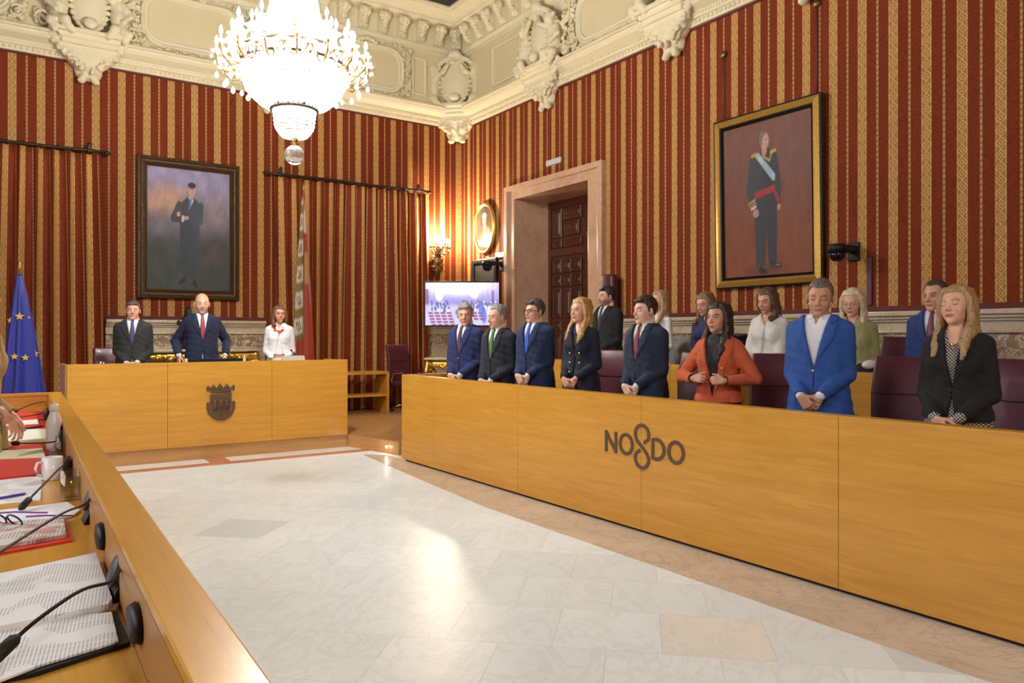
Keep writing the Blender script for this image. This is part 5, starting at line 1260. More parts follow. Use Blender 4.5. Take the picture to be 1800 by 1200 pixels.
def dmic(x, dx, label):
    r = empty('conference_microphone', (x, 9.45, .93)); tag(r, label, 'microphone'); b = B(); box(b, (-.04, -.05, 0), (.04, .05, .03), 0, .006); obj('base_unit', b, M['black'], r)
    b = B(); tube(b, [(0, 0, .03), (0, 0, .10), (dx*.5, .03, .2), (dx, .08, .28)], .005, 8); obj('gooseneck', b, M['black'], r); b = B(); ball(b, (dx, .08, .285), .014); obj('capsule', b, M['blackm'], r)
dmic(onD(425, .4), -.18, 'thin microphone beside the black screen on the dais desk'); dmic(onD(520, .4)+.1, -.12, 'thin microphone at right part of the dais desk')
for k, px in enumerate((175, 182)):
    r = empty('drinking_glass', (onD(px, .3), 9.32+.1*k, .93)); tag(r, ('empty tumbler at left end of dais desk, front one', 'empty tumbler at left end of dais desk, rear one')[k], 'glass')
    b = B(); lathe(b, [(.001, 0), (.029, 0), (.030, .002), (.033, .12), (.0315, .12), (.0285, .010), (.001, .009)], n=24, close=False); obj('tumbler', b, gl, r); r.location.z = .93; r.scale = (1, 1, 1.55)
# ================================================================ people
def hairmat(name, c):
    if name in _mc: return _mc[name]
    m, nt, b = newmat(name); n = N(nt); tc = n.n('ShaderNodeTexCoord'); v = n.map(tc.outputs['Object'], (150, 90, 9))
    f = n.noise(v, 1, 4, .6, .6); n.l(n.mix(n.step(f, .3, .7), tuple(q*.5 for q in c), tuple(min(1, q*1.45) for q in c)), b.inputs['Base Color'])
    b.inputs['Roughness'].default_value = .42; n.bump(f, .7, .006, b); _mc[name] = m; return m
def clothm(name, c, rough=.85, sheen=.03, leather=False):
    if name in _mc: return _mc[name]
    m, nt, b = newmat(name); n = N(nt); tc = n.n('ShaderNodeTexCoord'); v = tc.outputs['Object']
    f = n.noise(n.map(v, (1, 1, .45)), 9, 3, .5, .8); g = n.noise(v, 420, 2)
    n.l(n.mix(g, tuple(q*.82 for q in c), tuple(min(1, q*1.15) for q in c)), b.inputs['Base Color'])
    b.inputs['Roughness'].default_value = rough; b.inputs['Sheen Weight'].default_value = sheen
    n.bump(n.m('ADD', n.m('MULTIPLY', f, 1), n.m('MULTIPLY', g, .03)), .55, .03, b)
    _mc[name] = m; return m
def patterned():
    m, nt, b = newmat('black and cream lattice dress'); n = N(nt); tc = n.n('ShaderNodeTexCoord'); v = n.map(tc.outputs['Object'], (75, 75, 75), (0, R(45), 0)); sx = n.n('ShaderNodeSeparateXYZ'); n.l(v, sx.inputs[0])
    a = n.m('LESS_THAN', n.m('ABSOLUTE', n.m('SUBTRACT', n.m('FRACT', sx.outputs[0]), .5)), .19); c = n.m('LESS_THAN', n.m('ABSOLUTE', n.m('SUBTRACT', n.m('FRACT', sx.outputs[2]), .5)), .19)
    n.l(n.mix(n.m('MAXIMUM', a, c), (.62, .58, .48), (.03, .03, .035)), b.inputs['Base Color']); b.inputs['Roughness'].default_value = .7; return m
DRESS = patterned()
SKIN = {'fair': (.68, .39, .27), 'mid': (.60, .33, .22), 'tan': (.54, .28, .175), 'pale': (.72, .45, .34)}
skinm = colattr('skin', .48, sss=.12)
MEN = dict(z=[.70, .80, .90, 1.00, 1.10, 1.20, 1.30, 1.385, 1.435, 1.468, 1.492, 1.515],
           a=[.192, .190, .186, .178, .170, .176, .184, .170, .138, .104, .078, .070],
           b=[.125, .125, .125, .122, .122, .126, .128, .118, .100, .082, .068, .064],
           c=[.0, .0, .0, -.006, -.008, -.008, -.004, .002, .008, .012, .014, .014])
WOM = dict(z=[.70, .80, .90, 1.00, 1.10, 1.20, 1.30, 1.38, 1.42, 1.455, 1.480, 1.515],
           a=[.185, .186, .180, .158, .140, .148, .152, .142, .116, .084, .060, .054],
           b=[.122, .125, .122, .108, .098, .104, .106, .100, .088, .070, .056, .052],
           c=[.0, .0, .0, -.004, -.004, -.002, .0, .002, .008, .012, .014, .014])
def ik(Sh, W, pole, L1=.295, L2=.265):
    Sh, W = Vector(Sh), Vector(W); d = W-Sh; D = min(d.length, (L1+L2)*.995); u = d.normalized()
    x = (L1*L1-L2*L2+D*D)/(2*D); h = math.sqrt(max(L1*L1-x*x, 0)); p = Vector(pole); p = (p-u*p.dot(u)).normalized()
    return Sh+u*x+p*h, Sh+u*D
def hand(g, W, d, nrm, thumb, curl=(18, 30, 22), sc_=1.0, spread=.0, tdir=None):
    """W wrist, d pointing direction, nrm palm normal, thumb: vector side of the thumb"""
    f = Vector(d).normalized(); n = Vector(nrm); n = (n-f*n.dot(f)).normalized(); t = Vector(thumb); t = (t-f*t.dot(f)-n*t.dot(n)).normalized()
    L = .088*sc_; offs = (.030, .010, -.010, -.029); lens = (.070, .079, .073, .056)
    for i, o in enumerate(offs):
        k = W+f*(L*(1-.05*abs(i-1)))+t*o*sc_
        g.cap(W+t*o*.55*sc_+f*.005, k, .0145*sc_, .0118*sc_, .008)
        ang = 0; p = k; r = .0095*sc_ if i < 3 else .0082*sc_
        for j, (q, cu) in enumerate(zip((.44, .32, .26), curl)):
            ang += R(cu+(i*3)); dd = (f*math.cos(ang)+n*math.sin(ang)+t*(spread*(1.5-i))).normalized(); e = p+dd*lens[i]*q*sc_
            g.cap(p, e, r, r*.92, .0015 if j == 0 else .001); p = e; r *= .92
    b0 = W+f*.022*sc_+t*.022*sc_; td = (f*.62+t*.62+n*.45).normalized() if tdir is None else Vector(tdir).normalized()
    m0 = b0+td*.040*sc_; e0 = m0+(td*.6+f*.7).normalized()*.032*sc_; e1 = e0+(td*.35+f*.85).normalized()*.024*sc_
    g.cap(b0, m0, .0155*sc_, .0125*sc_, .008); g.cap(m0, e0, .0118*sc_, .0105*sc_, .003); g.cap(e0, e1, .0105*sc_, .0085*sc_, .002)
def person(px, top, plane, z0, label, sex='m', rel=30, hrel=None, pitch=0, roll=0, s=1.0, skin='mid', hair=('short', (.03, .02, .012)), outer=None, shirt=(.72, .73, .76),
           tie=None, V=(1.13, .058), pose='clasp', lower=(.02, .022, .03), eyes='open', brow=None, stubble=0, stubcol=(.12, .10, .09), glasses=None, lips=None, fat=1.0, hem=.80,
           sleeve=1.0, extras=(), res=1.0, lapel=True, x=None, inner=None, group='people standing behind the desks', sit=False, y=None, neckopen=False, face=None):
    """plane: ('x', value) or ('y', value) on which the figure stands; px, top: where the crown is seen"""
    s *= .975
    P0 = onX(px, top, plane[1]) if plane[0] == 'x' else onY(px, top, plane[1])
    hrel = rel if hrel is None else hrel
    vdir = Vector((P0.x, P0.y)).normalized(); left = Vector((-vdir.y, vdir.x)); f = -vdir*math.cos(R(rel))+left*math.sin(R(rel))
    th = math.atan2(f.x, -f.y); root = empty('person', (P0.x, P0.y, z0), th); root.scale = (s, s, s)
    tag(root, label, 'person', group)
    drop = max(-.05, 1.725-(P0.z-z0)/s)
    women = sex == 'f'; T_ = WOM if women else MEN
    Zk = np.array(T_['z']); A = np.array(T_['a'])*fat; Bd = np.array(T_['b'])*fat; Cc = np.array(T_['c'])
    belly = (fat-1)*.5; Bd = Bd+belly*np.exp(-((Zk-1.02)/.12)**2)*.12; Cc = Cc-belly*np.exp(-((Zk-1.02)/.12)**2)*.10
    fa = lambda z: np.interp(z, Zk, A); fb = lambda z: np.interp(z, Zk, Bd); fc = lambda z: np.interp(z, Zk, Cc)
    front = lambda z: float(fc(z)-fb(z))
    sh_x = .136 if women else .158; sh_z = 1.362 if women else 1.372
    # ---- arms
    wr = {'clasp': ((-.062, -.205, .935), (.062, -.20, .94)), 'sides': ((-.27, -.10, .955), (.27, -.10, .955)), 'chest': ((-.13, -.20, 1.115), (.125, -.215, 1.105)),
          'low': ((-.10, -.24, .95), (.02, -.26, .95)), 'reach': ((-.20, -.36, 1.12), (.20, -.36, 1.10)), 'desk': ((-.10, -.26, .93), (.05, -.25, .93))}[pose]
    arms = []
    for sd, W in zip((-1, 1), wr):
        Sh = Vector((sd*sh_x, .005, sh_z)); E_, W_ = ik(Sh, W, (sd*(1.0 if pose == 'chest' else .62), .9, -.2) if pose != 'sides' else (sd*.5, 1, 0)); arms.append((sd, Sh, E_, W_))
    # ---- head transform
    yaw = -R(hrel-rel); Rh = (Matrix.Rotation(yaw, 3, 'Z') @ Matrix.Rotation(R(pitch), 3, 'X') @ Matrix.Rotation(R(roll), 3, 'Y')); Ri = np.array(Rh.transposed()); HS = 1.04 if hair[0] != 'bald' else 1.10; Ri = Ri/HS; Rh = Rh*HS; pv = np.array((0, .012, 1.53)); pvo = pv+np.array((0, -.006, -.043)); T = (Ri.tolist(), pv.tolist(), pvo.tolist())
    d = .0044*res
    zs = np.concatenate([ar(.80, 1.30, .0055*res) if True else [], ar(1.305, 1.42, .012), ar(1.425, 1.77, d)])
    g = SDF(ar(-.40, .40, .0058*res), np.concatenate([ar(-.52 if pose == 'reach' else -.34, -.14, .0058*res), ar(-.135, .14, d)]), zs)
    # hidden trunk and arms
    def torso(grow, p=2.3):
        def fn(X, Y, Z):
            a, b_, c = fa(Z)+grow, fb(Z)+grow, fc(Z)
            return ((np.abs(X/a)**p+np.abs((Y-c)/b_)**p)**(1/p)-1)*np.minimum(a, b_)
        return fn
    def zclip(fn, zl, zh): return lambda X, Y, Z: np.maximum(fn(X, Y, Z), np.maximum(zl-Z, Z-zh))
    g.op((-.3, -.3, .8), (.3, .3, 1.50), zclip(torso(-.022), .84, 1.49), .0)
    for sd, Sh, E_, W_ in arms: g.cap(Sh, E_, .038, .034, .02); g.cap(E_, W_, .036, .0225 if women else .026, .008)
    hs = .90 if women else 1.0; nk = .046 if women else .057
    g.cap((0, .022, 1.42), (0, .016, 1.56), nk+.006, nk, .03)
    def C_(c, r, k=0, mode='u', rot=(0, 0, 0)): g.ell(c, r, k, mode, rot, T)
    C_((0, .014, 1.660), (.074, .094, .090)); C_((0, -.022, 1.625), (.063, .072, .085), .02); C_((0, -.030, 1.568), (.049 if women else .054, .058, .046), .03); C_((0, -.074, 1.533), (.020 if women else .026, .017, .017), .022)
    C_((.036, -.058, 1.598), (.022, .020, .022), .02); C_((-.036, -.058, 1.598), (.022, .020, .022), .02)
    g.cap((-.030, -.082, 1.650), (.030, -.082, 1.650), .010, .010, .016, 'u', T)
    for e in (-1, 1): C_((e*.031, -.100, 1.632), (.019, .017, .012), .014, 's')
    for e in (-1, 1): C_((e*.031, -.0745, 1.631), (.0135, .0125, .0125), .003)
    ns = .9 if women else 1.08
    g.cap((0, -.086, 1.640), (0, -.086-.022*ns, 1.601), .0075*ns, .0105*ns, .010, 'u', T)
    for e in (-1, 1): C_((e*.011*ns, -.096, 1.596), (.008, .009, .007), .005)
    C_((0, -.088, 1.5705), (.023, .010, .0058), .004); C_((0, -.087, 1.5605), (.019, .010, .0062), .003); g.cap((-.020, -.100, 1.5655), (.020, -.100, 1.5655), .0022, .0022, .004, 's', T)
    for e in (-1, 1): C_((e*.0785, .006, 1.620), (.009, .019, .031), .006, 'u', (R(-12), 0, R(e*18))); C_((e*.086, -.001, 1.622), (.006, .010, .018), .004, 's')
    # hands
    for sd, Sh, E_, W_ in arms:
        if pose == 'clasp':
            if sd < 0: hand(g, W_+Vector((0, -.016, 0)), (.66, -.06, -.75), (.15, 1, .05), (-.3, -.3, .6) if False else (.7, -.2, .75), (38, 48, 30), hs, 0)
            else: hand(g, W_+Vector((0, .010, 0)), (-.60, -.05, -.80), (0, 1, 0), (-.7, -.2, .7), (22, 30, 20), hs, 0)
        elif pose in ('sides', 'desk', 'low'): hand(g, W_, (-sd*.25 if pose != 'sides' else 0, -.28, -.95), (-sd*.9, .3, 0) if pose == 'sides' else (0, .9, -.3), (0, -1, 0) if pose == 'sides' else (-sd, -.2, .2), (18, 22, 14), hs, .03)
        elif pose == 'chest': hand(g, W_, (-sd*.92, -.28, .05), (-sd*.2, .9, -.3), (0, -.2, 1), (40, 62, 42), hs, 0)
        else: hand(g, W_, (0, -.9, -.35), (0, -.3, -1), (-sd, 0, 0), (22, 34, 22), hs, .04)
    base = np.array(SKIN[skin]); lipc = np.array(lips or ((.46, .13, .10) if women else (.42, .18, .13))); bc = np.array(brow or tuple(q*.8 for q in hair[1])); sc2 = np.array(stubcol)
    def fcol(P):
        h = (Ri @ (P-pvo).T).T+pv; x, y, z = h[:, 0], h[:, 1], h[:, 2]; ax = np.abs(x); c = np.tile(base, (len(P), 1)); fr = (y < -.02) & (z > 1.48)
        def mixc(m, col): nonlocal c; m = np.clip(m, 0, 1)[:, None]; c = c*(1-m)+np.array(col)*m
        mixc(.30*np.exp(-(((ax-.040)/.018)**2+((z-1.592)/.018)**2))*fr, (.62, .16, .11)); mixc(.30*np.exp(-((x/.014)**2+((z-1.603)/.012)**2))*fr, (.60, .17, .11))
        mixc(.45*np.exp(-(((ax-.031)/.017)**2+((z-1.622)/.008)**2))*fr, base*.62)
        if stubble: mixc(stubble*(1-np.clip((z-1.578)/.010, 0, 1)*1.0*(ax > .026)-np.clip((z-1.584)/.006, 0, 1)*(ax <= .026))*(y < .012)*(z > 1.505)*(z < 1.60), sc2)
        mixc(np.clip(1.6-((x/.0245)**2+((z-1.5655)/.0115)**2)*1.3, 0, 1)*(y < -.062)*.9, lipc); mixc(.8*(np.abs(z-1.5655) < .0018)*(ax < .020)*(y < -.06), lipc*.35)
        bz = 1.6515+.004*np.sin(np.clip((ax-.014)/.036, 0, 1)*PI); mixc(1.1*np.clip(1.5-np.abs(z-bz)/.0032, 0, 1)*(ax > .012)*(ax < .050)*(y < -.045), bc)
        ex = (ax-.031)/.0150; lid = .0058*(1-ex**2); m = (np.abs(ex) < 1)*(y < -.05)
        if eyes == 'open':
            mixc(m*(np.abs(z-1.6315) < lid*1.05), (.62, .58, .55)); mixc(m*(np.abs(z-1.6315) < lid*1.05)*(np.abs(ax-.031) < .0058), (.045, .03, .02)); mixc(.95*m*(np.abs(z-1.6315-lid) < .0022), base*.12)
        else:
            mixc(m*.9*(np.abs(z-1.6285+lid*.35) < .0020), base*.14)
        return c
    dz = -drop/s
    def fin(me): me.transform(Matrix.Translation((0, 0, dz))); return me
    body = obj('body', fin(g.mesh('body', fcol)), skinm, root)
    # ---- hair
    kind, hc = hair[0], hair[1]; hm = hairmat('hair %.2f %.2f %.2f' % hc, hc)
    if kind != 'bald':
        dh = .0055*res; lo = -.22 if kind in ('long', 'bob') else -.13; zl = 1.30 if kind == 'long' else (1.44 if kind == 'bob' else 1.54)
        q = SDF(ar(-.16, .16, dh), ar(-.21, .17, dh), ar(zl-.09, 1.78, dh)); rc = hair[2] if len(hair) > 2 else 0
        front_z = 1.697+rc*.6
        def shell(X, Y, Z):
            e = SDF.ellf((0, .016, 1.664), (.0805+.004*(kind != 'short'), .103, .097+hair[3] if len(hair) > 3 else .097))(X, Y, Z)
            lim = np.interp(Y, [-.12, -.075, -.050, -.030, -.016, -.004, .018, .035, .06, .10], [front_z+.012, front_z, 1.690+rc*.5, 1.665+rc*.3, 1.612, 1.612, 1.650, 1.625, 1.585, 1.572])
            lim = lim+rc*np.clip((np.abs(X)-.018)/.03, 0, 1)*np.clip((.02-Y)/.06, 0, 1)*1.2
            if kind in ('long', 'bob'): lim = lim-(Y > -.02)*.10+(.010*np.abs(X)/.05)*(Y < -.03)
            e = e+.0022*np.sin(X*210+Z*60+Y*50)*np.sin(Y*90+X*30)
            return np.maximum(e, (lim-Z)*.8)
        lo_, hi_ = q.bb([(0, .016, 1.664)], .16, T); q.op(lo_, hi_, shell, 0, 'u', T)
        if kind == 'short':
            q.cap((-.045, -.070, 1.712+rc), (.04, -.074, 1.716+rc), .012, .014, .02, 'u', T) if rc < .01 else None
        if kind in ('long', 'bob'):
            zb_ = (1.36 if kind == 'long' else 1.50); rg = random.Random(int(px))
            for e in (-1, 1):
                for j, (dx_, dy_) in enumerate(((.0, -.022), (.006, .004), (.002, .03), (-.012, .055), (-.035, .075))):
                    w1 = rg.uniform(-.008, .008); zz = zb_+rg.uniform(-.03, .03)-(.02 if j < 3 else 0)
                    pts_ = [(e*.050, dy_-.01, 1.725), (e*(.078+dx_*.5), dy_, 1.66), (e*(.084+dx_), dy_, 1.60), (e*(.086+dx_+w1), dy_+.004, 1.54)]
                    r_ = [.016, .021, .020, .022]
                    if zz < 1.50: pts_ += [(e*(.082+dx_-w1), dy_+(.0 if j > 1 else -.03), 1.47), (e*(.080+dx_+w1*2), (dy_ if j > 1 else -.085), (zz+1.47)/2), (e*(.075+dx_-w1), (dy_+.01 if j > 1 else -.115), zz)]; r_ += [.024, .022, .010]
                    else: pts_ += [(e*(.080+dx_), dy_, zz)]; r_ += [.012]
                    for i in range(len(pts_)-1): q.cap(pts_[i], pts_[i+1], r_[i], r_[i+1], .010, 'u', T)
            q.cap((0, .085, 1.66), (0, .088, zb_+.10), .045, .05, .03, 'u', T)
            q.ell((0, -.075, 1.585), (.050, .060, .088), .006, 's', (0, 0, 0), T)
        if kind == 'tied': q.ell((0, .11, 1.66), (.035, .035, .03), .01, 'u', (0, 0, 0), T)
        obj('hair', fin(q.mesh('hair')), hm, root)
    # ---- shirt or inner garment
    og = clothm('cloth %.3f %.3f %.3f' % outer, outer) if isinstance(outer, tuple) else outer
    im = inner or clothm('cloth %.3f %.3f %.3f' % shirt, shirt, .7)
    dg = .0075*res
    zb, vw = V
    def sleeve_caps(q, r0, r1, r2, frac, cut=0):
        for sd, Sh, E_, W_ in arms:
            q.cap(Sh, E_, r0, r1, .035)
            if frac > .5: q.cap(E_, E_+(W_-E_)*frac, r1, r2, .012)
            if cut: pass
    if shirt is not None:
        q = SDF(ar(-.36, .36, dg), ar(-.54 if pose == 'reach' else -.34, .19, dg), ar(hem-.04, 1.54, .0065*res))
        q.op((-.3, -.3, hem-.02), (.3, .3, 1.53), zclip(torso(-.010), hem, 1.47 if women else 1.475))
        if women: [q.ell((e*.068, -.075, 1.255), (.066, .050, .062), .03) for e in (-1, 1)]
        for sd, Sh, E_, W_ in arms: q.cap(Sh, E_, .044, .040, .02); q.cap(E_, E_+(W_-E_)*(.985 if sum(shirt) > 1 or outer is None else .86), .038, .0335, .008)
        if not (women or neckopen is None):
            # collar stands around the neck, lower in front
            q.cap((0, .020, 1.44), (0, .012, 1.53), nk+.012, nk+.009, .012)
            q.op((-.12, -.14, 1.46), (.12, .14, 1.56), lambda X, Y, Z: (1.507+.55*(Y-.0))-Z+0*X, .004, 's')
            for e in (-1, 1): q.cap((e*.012, -.066, 1.474), (e*.045, -.080, 1.445), .008, .007, .006)
        if neckopen or women:
            zn, wn = (neckopen if isinstance(neckopen, tuple) else (1.36, .045))
            if zn: q.op((-.1, -.3, zn-.02), (.1, .05, 1.56), lambda X, Y, Z: np.maximum(np.abs(X)-np.clip((Z-zn)*wn/.10, 0, wn+.012), Y-.0+0*Z), .004, 's')
        obj('shirt', fin(q.mesh('shirt')), im, root)
    # ---- jacket
    if outer is not None:
        yl = -.44 if pose == 'reach' else -.35
        q = SDF(ar(-.37, .37, dg), ar(yl, .20, dg), ar(hem-.05, 1.53, dg))
        def jk(X, Y, Z):
            gw = .004+.012*np.clip((1.0-Z)/.2, 0, 1); a, b_, c = fa(Z)+gw, fb(Z)+gw+.002, fc(Z)
            d_ = ((np.abs(X/a)**2.5+np.abs((Y-c)/b_)**2.5)**.4-1)*np.minimum(a, b_)
            if lapel:
                w = np.clip((Z-zb)/(1.42-zb), 0, 1)*vw; lw = np.interp(Z, [zb, zb+.10, 1.32, 1.40, 1.46], [0, .035, .078, .070, .055])
                t_ = np.clip(np.minimum(np.abs(X)-w+.004, w+lw-np.abs(X))/.006, 0, 1)*(Y < c-.02)*(Z > zb); notch = (np.abs(Z-1.385-(np.abs(X)-.06)*.5) < .006)*(np.abs(X) > w+lw-.032)
                d_ = d_-.0095*t_*(1-notch)
            return d_
        q.op((-.34, -.30, hem), (.34, .3, 1.50), zclip(jk, hem, 1.478 if not women else 1.465))
        if women: [q.ell((e*.070, -.078, 1.25), (.070, .052, .068), .04) for e in (-1, 1)]
        r0, r1, r2 = (.056, .050, .039) if women else (.064, .057, .045)
        sleeve_caps(q, r0*fat, r1, r2, .93*sleeve)
        q.f += (.0030*np.sin(q.x[:, None, None]*46+q.z[None, None, :]*33)*np.sin(q.z[None, None, :]*52-q.x[:, None, None]*18+q.y[None, :, None]*25)*np.clip((1.40-q.z[None, None, :])/.1, 0, 1)).astype(np.float32)
        if vw > 0:
            q.op((-.16, -.34, zb-.01), (.16, .06, 1.54), lambda X, Y, Z: np.maximum(np.abs(X)-np.clip((Z-zb)/(1.42-zb), 0, 1.4)*vw, Y-(fc(Z)-fb(Z)*.25)), .003, 's')
            q.cap((0, .0, 1.45), (0, -.02, 1.56), nk+.012, nk+.02, .004, 's')
        # front edges part below the button
        q.op((-.1, -.3, hem-.03), (.1, -.02, zb), lambda X, Y, Z: np.maximum(np.abs(X)-np.clip((zb-.04-Z)*(.14 if women else .03), 0, .06 if women else .006)-.0015, np.abs(Y-(fc(Z)-fb(Z)))-.024), .003, 's')
        for sd, Sh, E_, W_ in arms:                                    # keep the sleeve end open for the cuff
            if sleeve > .9: u = (W_-E_).normalized(); q.cap(E_+(W_-E_)*.97, W_+u*.03, .036, .036, 0, 's')
        jo = obj('jacket', fin(q.mesh('jacket')), og, root)
        for (bx_, bz_, br, bmn, bcol) in [e[1:] for e in extras if e[0] == 'button']:
            b = B(); ball(b, (bx_, front(bz_)-.012-(.035 if women and abs(bz_-1.25) < .06 else .004), bz_+dz), br, 2, (1, .5, 1)); obj('button', b, mat(bmn, bcol, .3, .6), root)
    # ---- tie
    if tie:
        b = B(); rings = []
        for z, w in [(1.472, .015), (1.462, .019), (1.445, .013), (1.40, .019), (1.34, .025), (1.26, .031), (1.18, .036), (1.13, .037), (1.09, .036)]:
            y0 = front(z)+.010 - (.012 if z < 1.45 else .0) - (.012 if z > 1.44 else 0) + (.012 if z < 1.15 else 0) + (.02 if z < 1.10 else 0)
            rings.append([b.verts.new((x_, y0+yy, z+dz)) for x_, yy in ((-w, .004), (-w*.5, -.004), (0, -.006), (w*.5, -.004), (w, .004), (0, .012))])
        for a_, c_ in zip(rings, rings[1:]):
            for i in range(6): f_ = b.faces.new((a_[i], a_[(i+1) % 6], c_[(i+1) % 6], c_[i])); f_.smooth = True
        b.faces.new(rings[0]); b.faces.new(rings[-1]); bmesh.ops.recalc_face_normals(b, faces=b.faces[:])
        obj('necktie', b, mat('silk tie %.2f %.2f %.2f' % tie, tie, .4, noise=.3, nscale=160, sheen=.3), root)
    # ---- legs
    if lower is not None:
        g2 = SDF(ar(-.26, .26, .018), ar(-.62 if sit else -.18, .20, .018), ar(.0, 1.04, .018)); 
        g2.ell((0, .0, .92), (.165*fat, .118*fat, .13), .05)
        for e in (-1, 1):
            if sit: g2.chain([(e*.09, 0, .88), (e*.10, -.42, .88), (e*.10, -.42, .45)], [.085, .07, .05], .03)
            else: g2.chain([(e*.088, 0, .86), (e*.092, -.01, .48), (e*.095, .02, .10)], [.090, .066, .052], .04)
        me = g2.mesh('trousers'); co_ = np.empty(len(me.vertices)*3); me.vertices.foreach_get('co', co_); co_ = co_.reshape(-1, 3); k = (.9-drop/s)/.9
        co_[:, 2] = np.where(co_[:, 2] < .9, co_[:, 2]*k, co_[:, 2]-drop/s); me.vertices.foreach_set('co', co_.ravel()); me.update()
        lm_ = lower if not isinstance(lower, tuple) else clothm('cloth %.3f %.3f %.3f' % lower, lower)
        obj('trousers', me, lm_, root)
        for e in (-1, 1):
            g3 = SDF(ar(-.06, .06, .012), ar(-.20, .10, .012), ar(-.01, .12, .012)); g3.ell((0, -.07, .035), (.045, .115, .038), 0); g3.ell((0, .02, .05), (.042, .055, .055), .03)
            g3.op((-.08, -.22, -.02), (.08, .12, .02), lambda X, Y, Z: Z-.004+0*X+0*Y, 0, 's')
            o = obj('shoe', g3.mesh('shoe'), mat('black leather shoes', (.012, .010, .010), .3), root); o.location = (e*.095, -.42+.02 if sit else .0, 0)
    # ---- face furniture
    Th = Matrix.Translation((0, 0, dz)) @ Matrix.Translation(Vector(pvo)) @ Rh.to_4x4() @ Matrix.Translation(-Vector(pv))
    if glasses:
        b = B()
        for e in (-1, 1):
            tube(b, [Th @ Vector((e*.032+.024*math.cos(2*PI*i/16)*(1 if abs(math.cos(2*PI*i/16)) < .95 else .98), -.101+abs(math.cos(2*PI*i/16)*e+.2)*.002, 1.630+.017*math.sin(2*PI*i/16))) for i in range(17)], glasses[1], 6)
            tube(b, [Th @ Vector((e*.056, -.098, 1.636)), Th @ Vector((e*.078, -.05, 1.636)), Th @ Vector((e*.082, .0, 1.634))], glasses[1], 6)
        tube(b, [Th @ Vector((-.009, -.104, 1.634)), Th @ Vector((.009, -.104, 1.634))], glasses[1], 6)
        obj('glasses', b, mat('spectacle frame %.2f' % glasses[0][0], glasses[0], .3), root)
    for e in extras:
        if e[0] == 'necklace':
            b = B(); rg = random.Random(1)
            if e[1] == 'chunky':
                for k in range(46): a = rg.uniform(-PI*.98, -.02); r_ = rg.uniform(.055, .085); ball(b, (r_*math.cos(a)*.85, front(1.405+r_*math.sin(a)*.9)-.016+.020*abs(math.cos(a)), 1.405+r_*math.sin(a)*.9+dz), rg.uniform(.008, .015), 1)
            else:
                pts_ = [(.055*math.cos(a), front(1.40)+.012+.05*abs(math.cos(a)), 1.45+.085*math.sin(a)+dz) for a in [-.1-(PI-.2)*i/14 for i in range(15)]]; tube(b, pts_, .0022, 5); ball(b, (0, front(1.36)-.0, 1.362+dz), .011, 1, (1, .5, 1.2))
            obj('necklace', b, mat('necklace %s' % e[1], e[2], .35, e[3]), root)
        if e[0] == 'belt':
            b = B(); z = e[1]; rr = [b.verts.new(((float(fa(z))+.006)*math.cos(2*PI*i/36), float(fc(z))+(float(fb(z))+.006)*math.sin(2*PI*i/36), z+o_+dz)) for o_ in (-.018, .018) for i in range(36)]
            for i in range(36): j = (i+1) % 36; b.faces.new((rr[i], rr[j], rr[36+j], rr[36+i]))
            obj('belt', b, mat('brown belt', (.10, .045, .02), .4), root, True)
    return root
NAVY = (.010, .018, .065); BLACK = (.008, .009, .011); GREY = (.022, .025, .026); W_ = (.74, .75, .77)
DG = 'people behind the dais desk'; FG = 'people in the front row'; SG = 'people in the second row'
GB = lambda: [('button', 0.0, 1.115, .008, 'dark suit button', (.02, .02, .03)), ('button', 0.0, 1.02, .008, 'dark suit button', (.02, .02, .03))]
person(234, 523, ('y', 9.98), PZ, 'man in dark grey suit with purple tie, left of the three behind the dais desk', rel=4, skin='fair', hair=('short', (.09, .085, .08)), outer=GREY, tie=(.06, .035, .20), s=.96, fat=1.08, eyes='closed', extras=GB(), group=DG, res=1.25, lower=GREY)
person(355, 507, ('y', 9.98), PZ, 'bald bearded man in navy suit and red tie behind dais desk', rel=-4, pitch=4, skin='fair', hair=('bald', (.2, .18, .16)), outer=(.008, .014, .045), tie=(.32, .03, .05), s=1.02, fat=1.06, pose='sides', stubble=.6, stubcol=(.36, .30, .26), brow=(.16, .10, .07), eyes='closed', extras=GB(), group=DG, res=1.25)
person(491, 536, ('y', 9.98), PZ, 'woman in white shirt with chunky red necklace behind dais desk', 'f', rel=2, hrel=-10, skin='tan', hair=('bob', (.13, .06, .03)), outer=(.76, .77, .80), shirt=(.74, .75, .78), V=(1.38, .03), lapel=False, s=.95, hem=1.02, pose='clasp', lower=(.66, .60, .46), sleeve=.75, extras=[('necklace', 'chunky', (.75, .04, .015), 0)], group=DG, res=1.25, fat=1.12)
person(819, 531, ('x', 4.36), PZ, 'grey-haired man in navy suit with dark striped tie, in front of the television', rel=34, hrel=8, pitch=8, roll=-4, skin='fair', hair=('short', (.26, .25, .24)), outer=(.014, .024, .11), tie=(.07, .02, .06), s=1.05, extras=[('button', 0, 1.115, .009, 'pearly button', (.6, .6, .6))], group=FG, res=1.1, fat=1.02)
person(877, 534, ('x', 4.36), PZ, 'grey-haired man in charcoal suit with green tie in front row', rel=40, hrel=56, pitch=6, skin='fair', hair=('short', (.24, .23, .21), .022), outer=(.012, .016, .030), tie=(.06, .18, .03), s=1.03, eyes='closed', extras=GB(), group=FG, res=1.1)
person(941, 524, ('x', 4.50), PZ, 'man with black glasses and bright blue tie in front row', rel=38, hrel=50, skin='fair', hair=('short', (.07, .06, .05), 0, .004), outer=(.010, .022, .075), tie=(.02, .09, .60), s=1.0, glasses=((.01, .01, .01), .0026), extras=GB(), group=FG, res=1.05, fat=1.10)
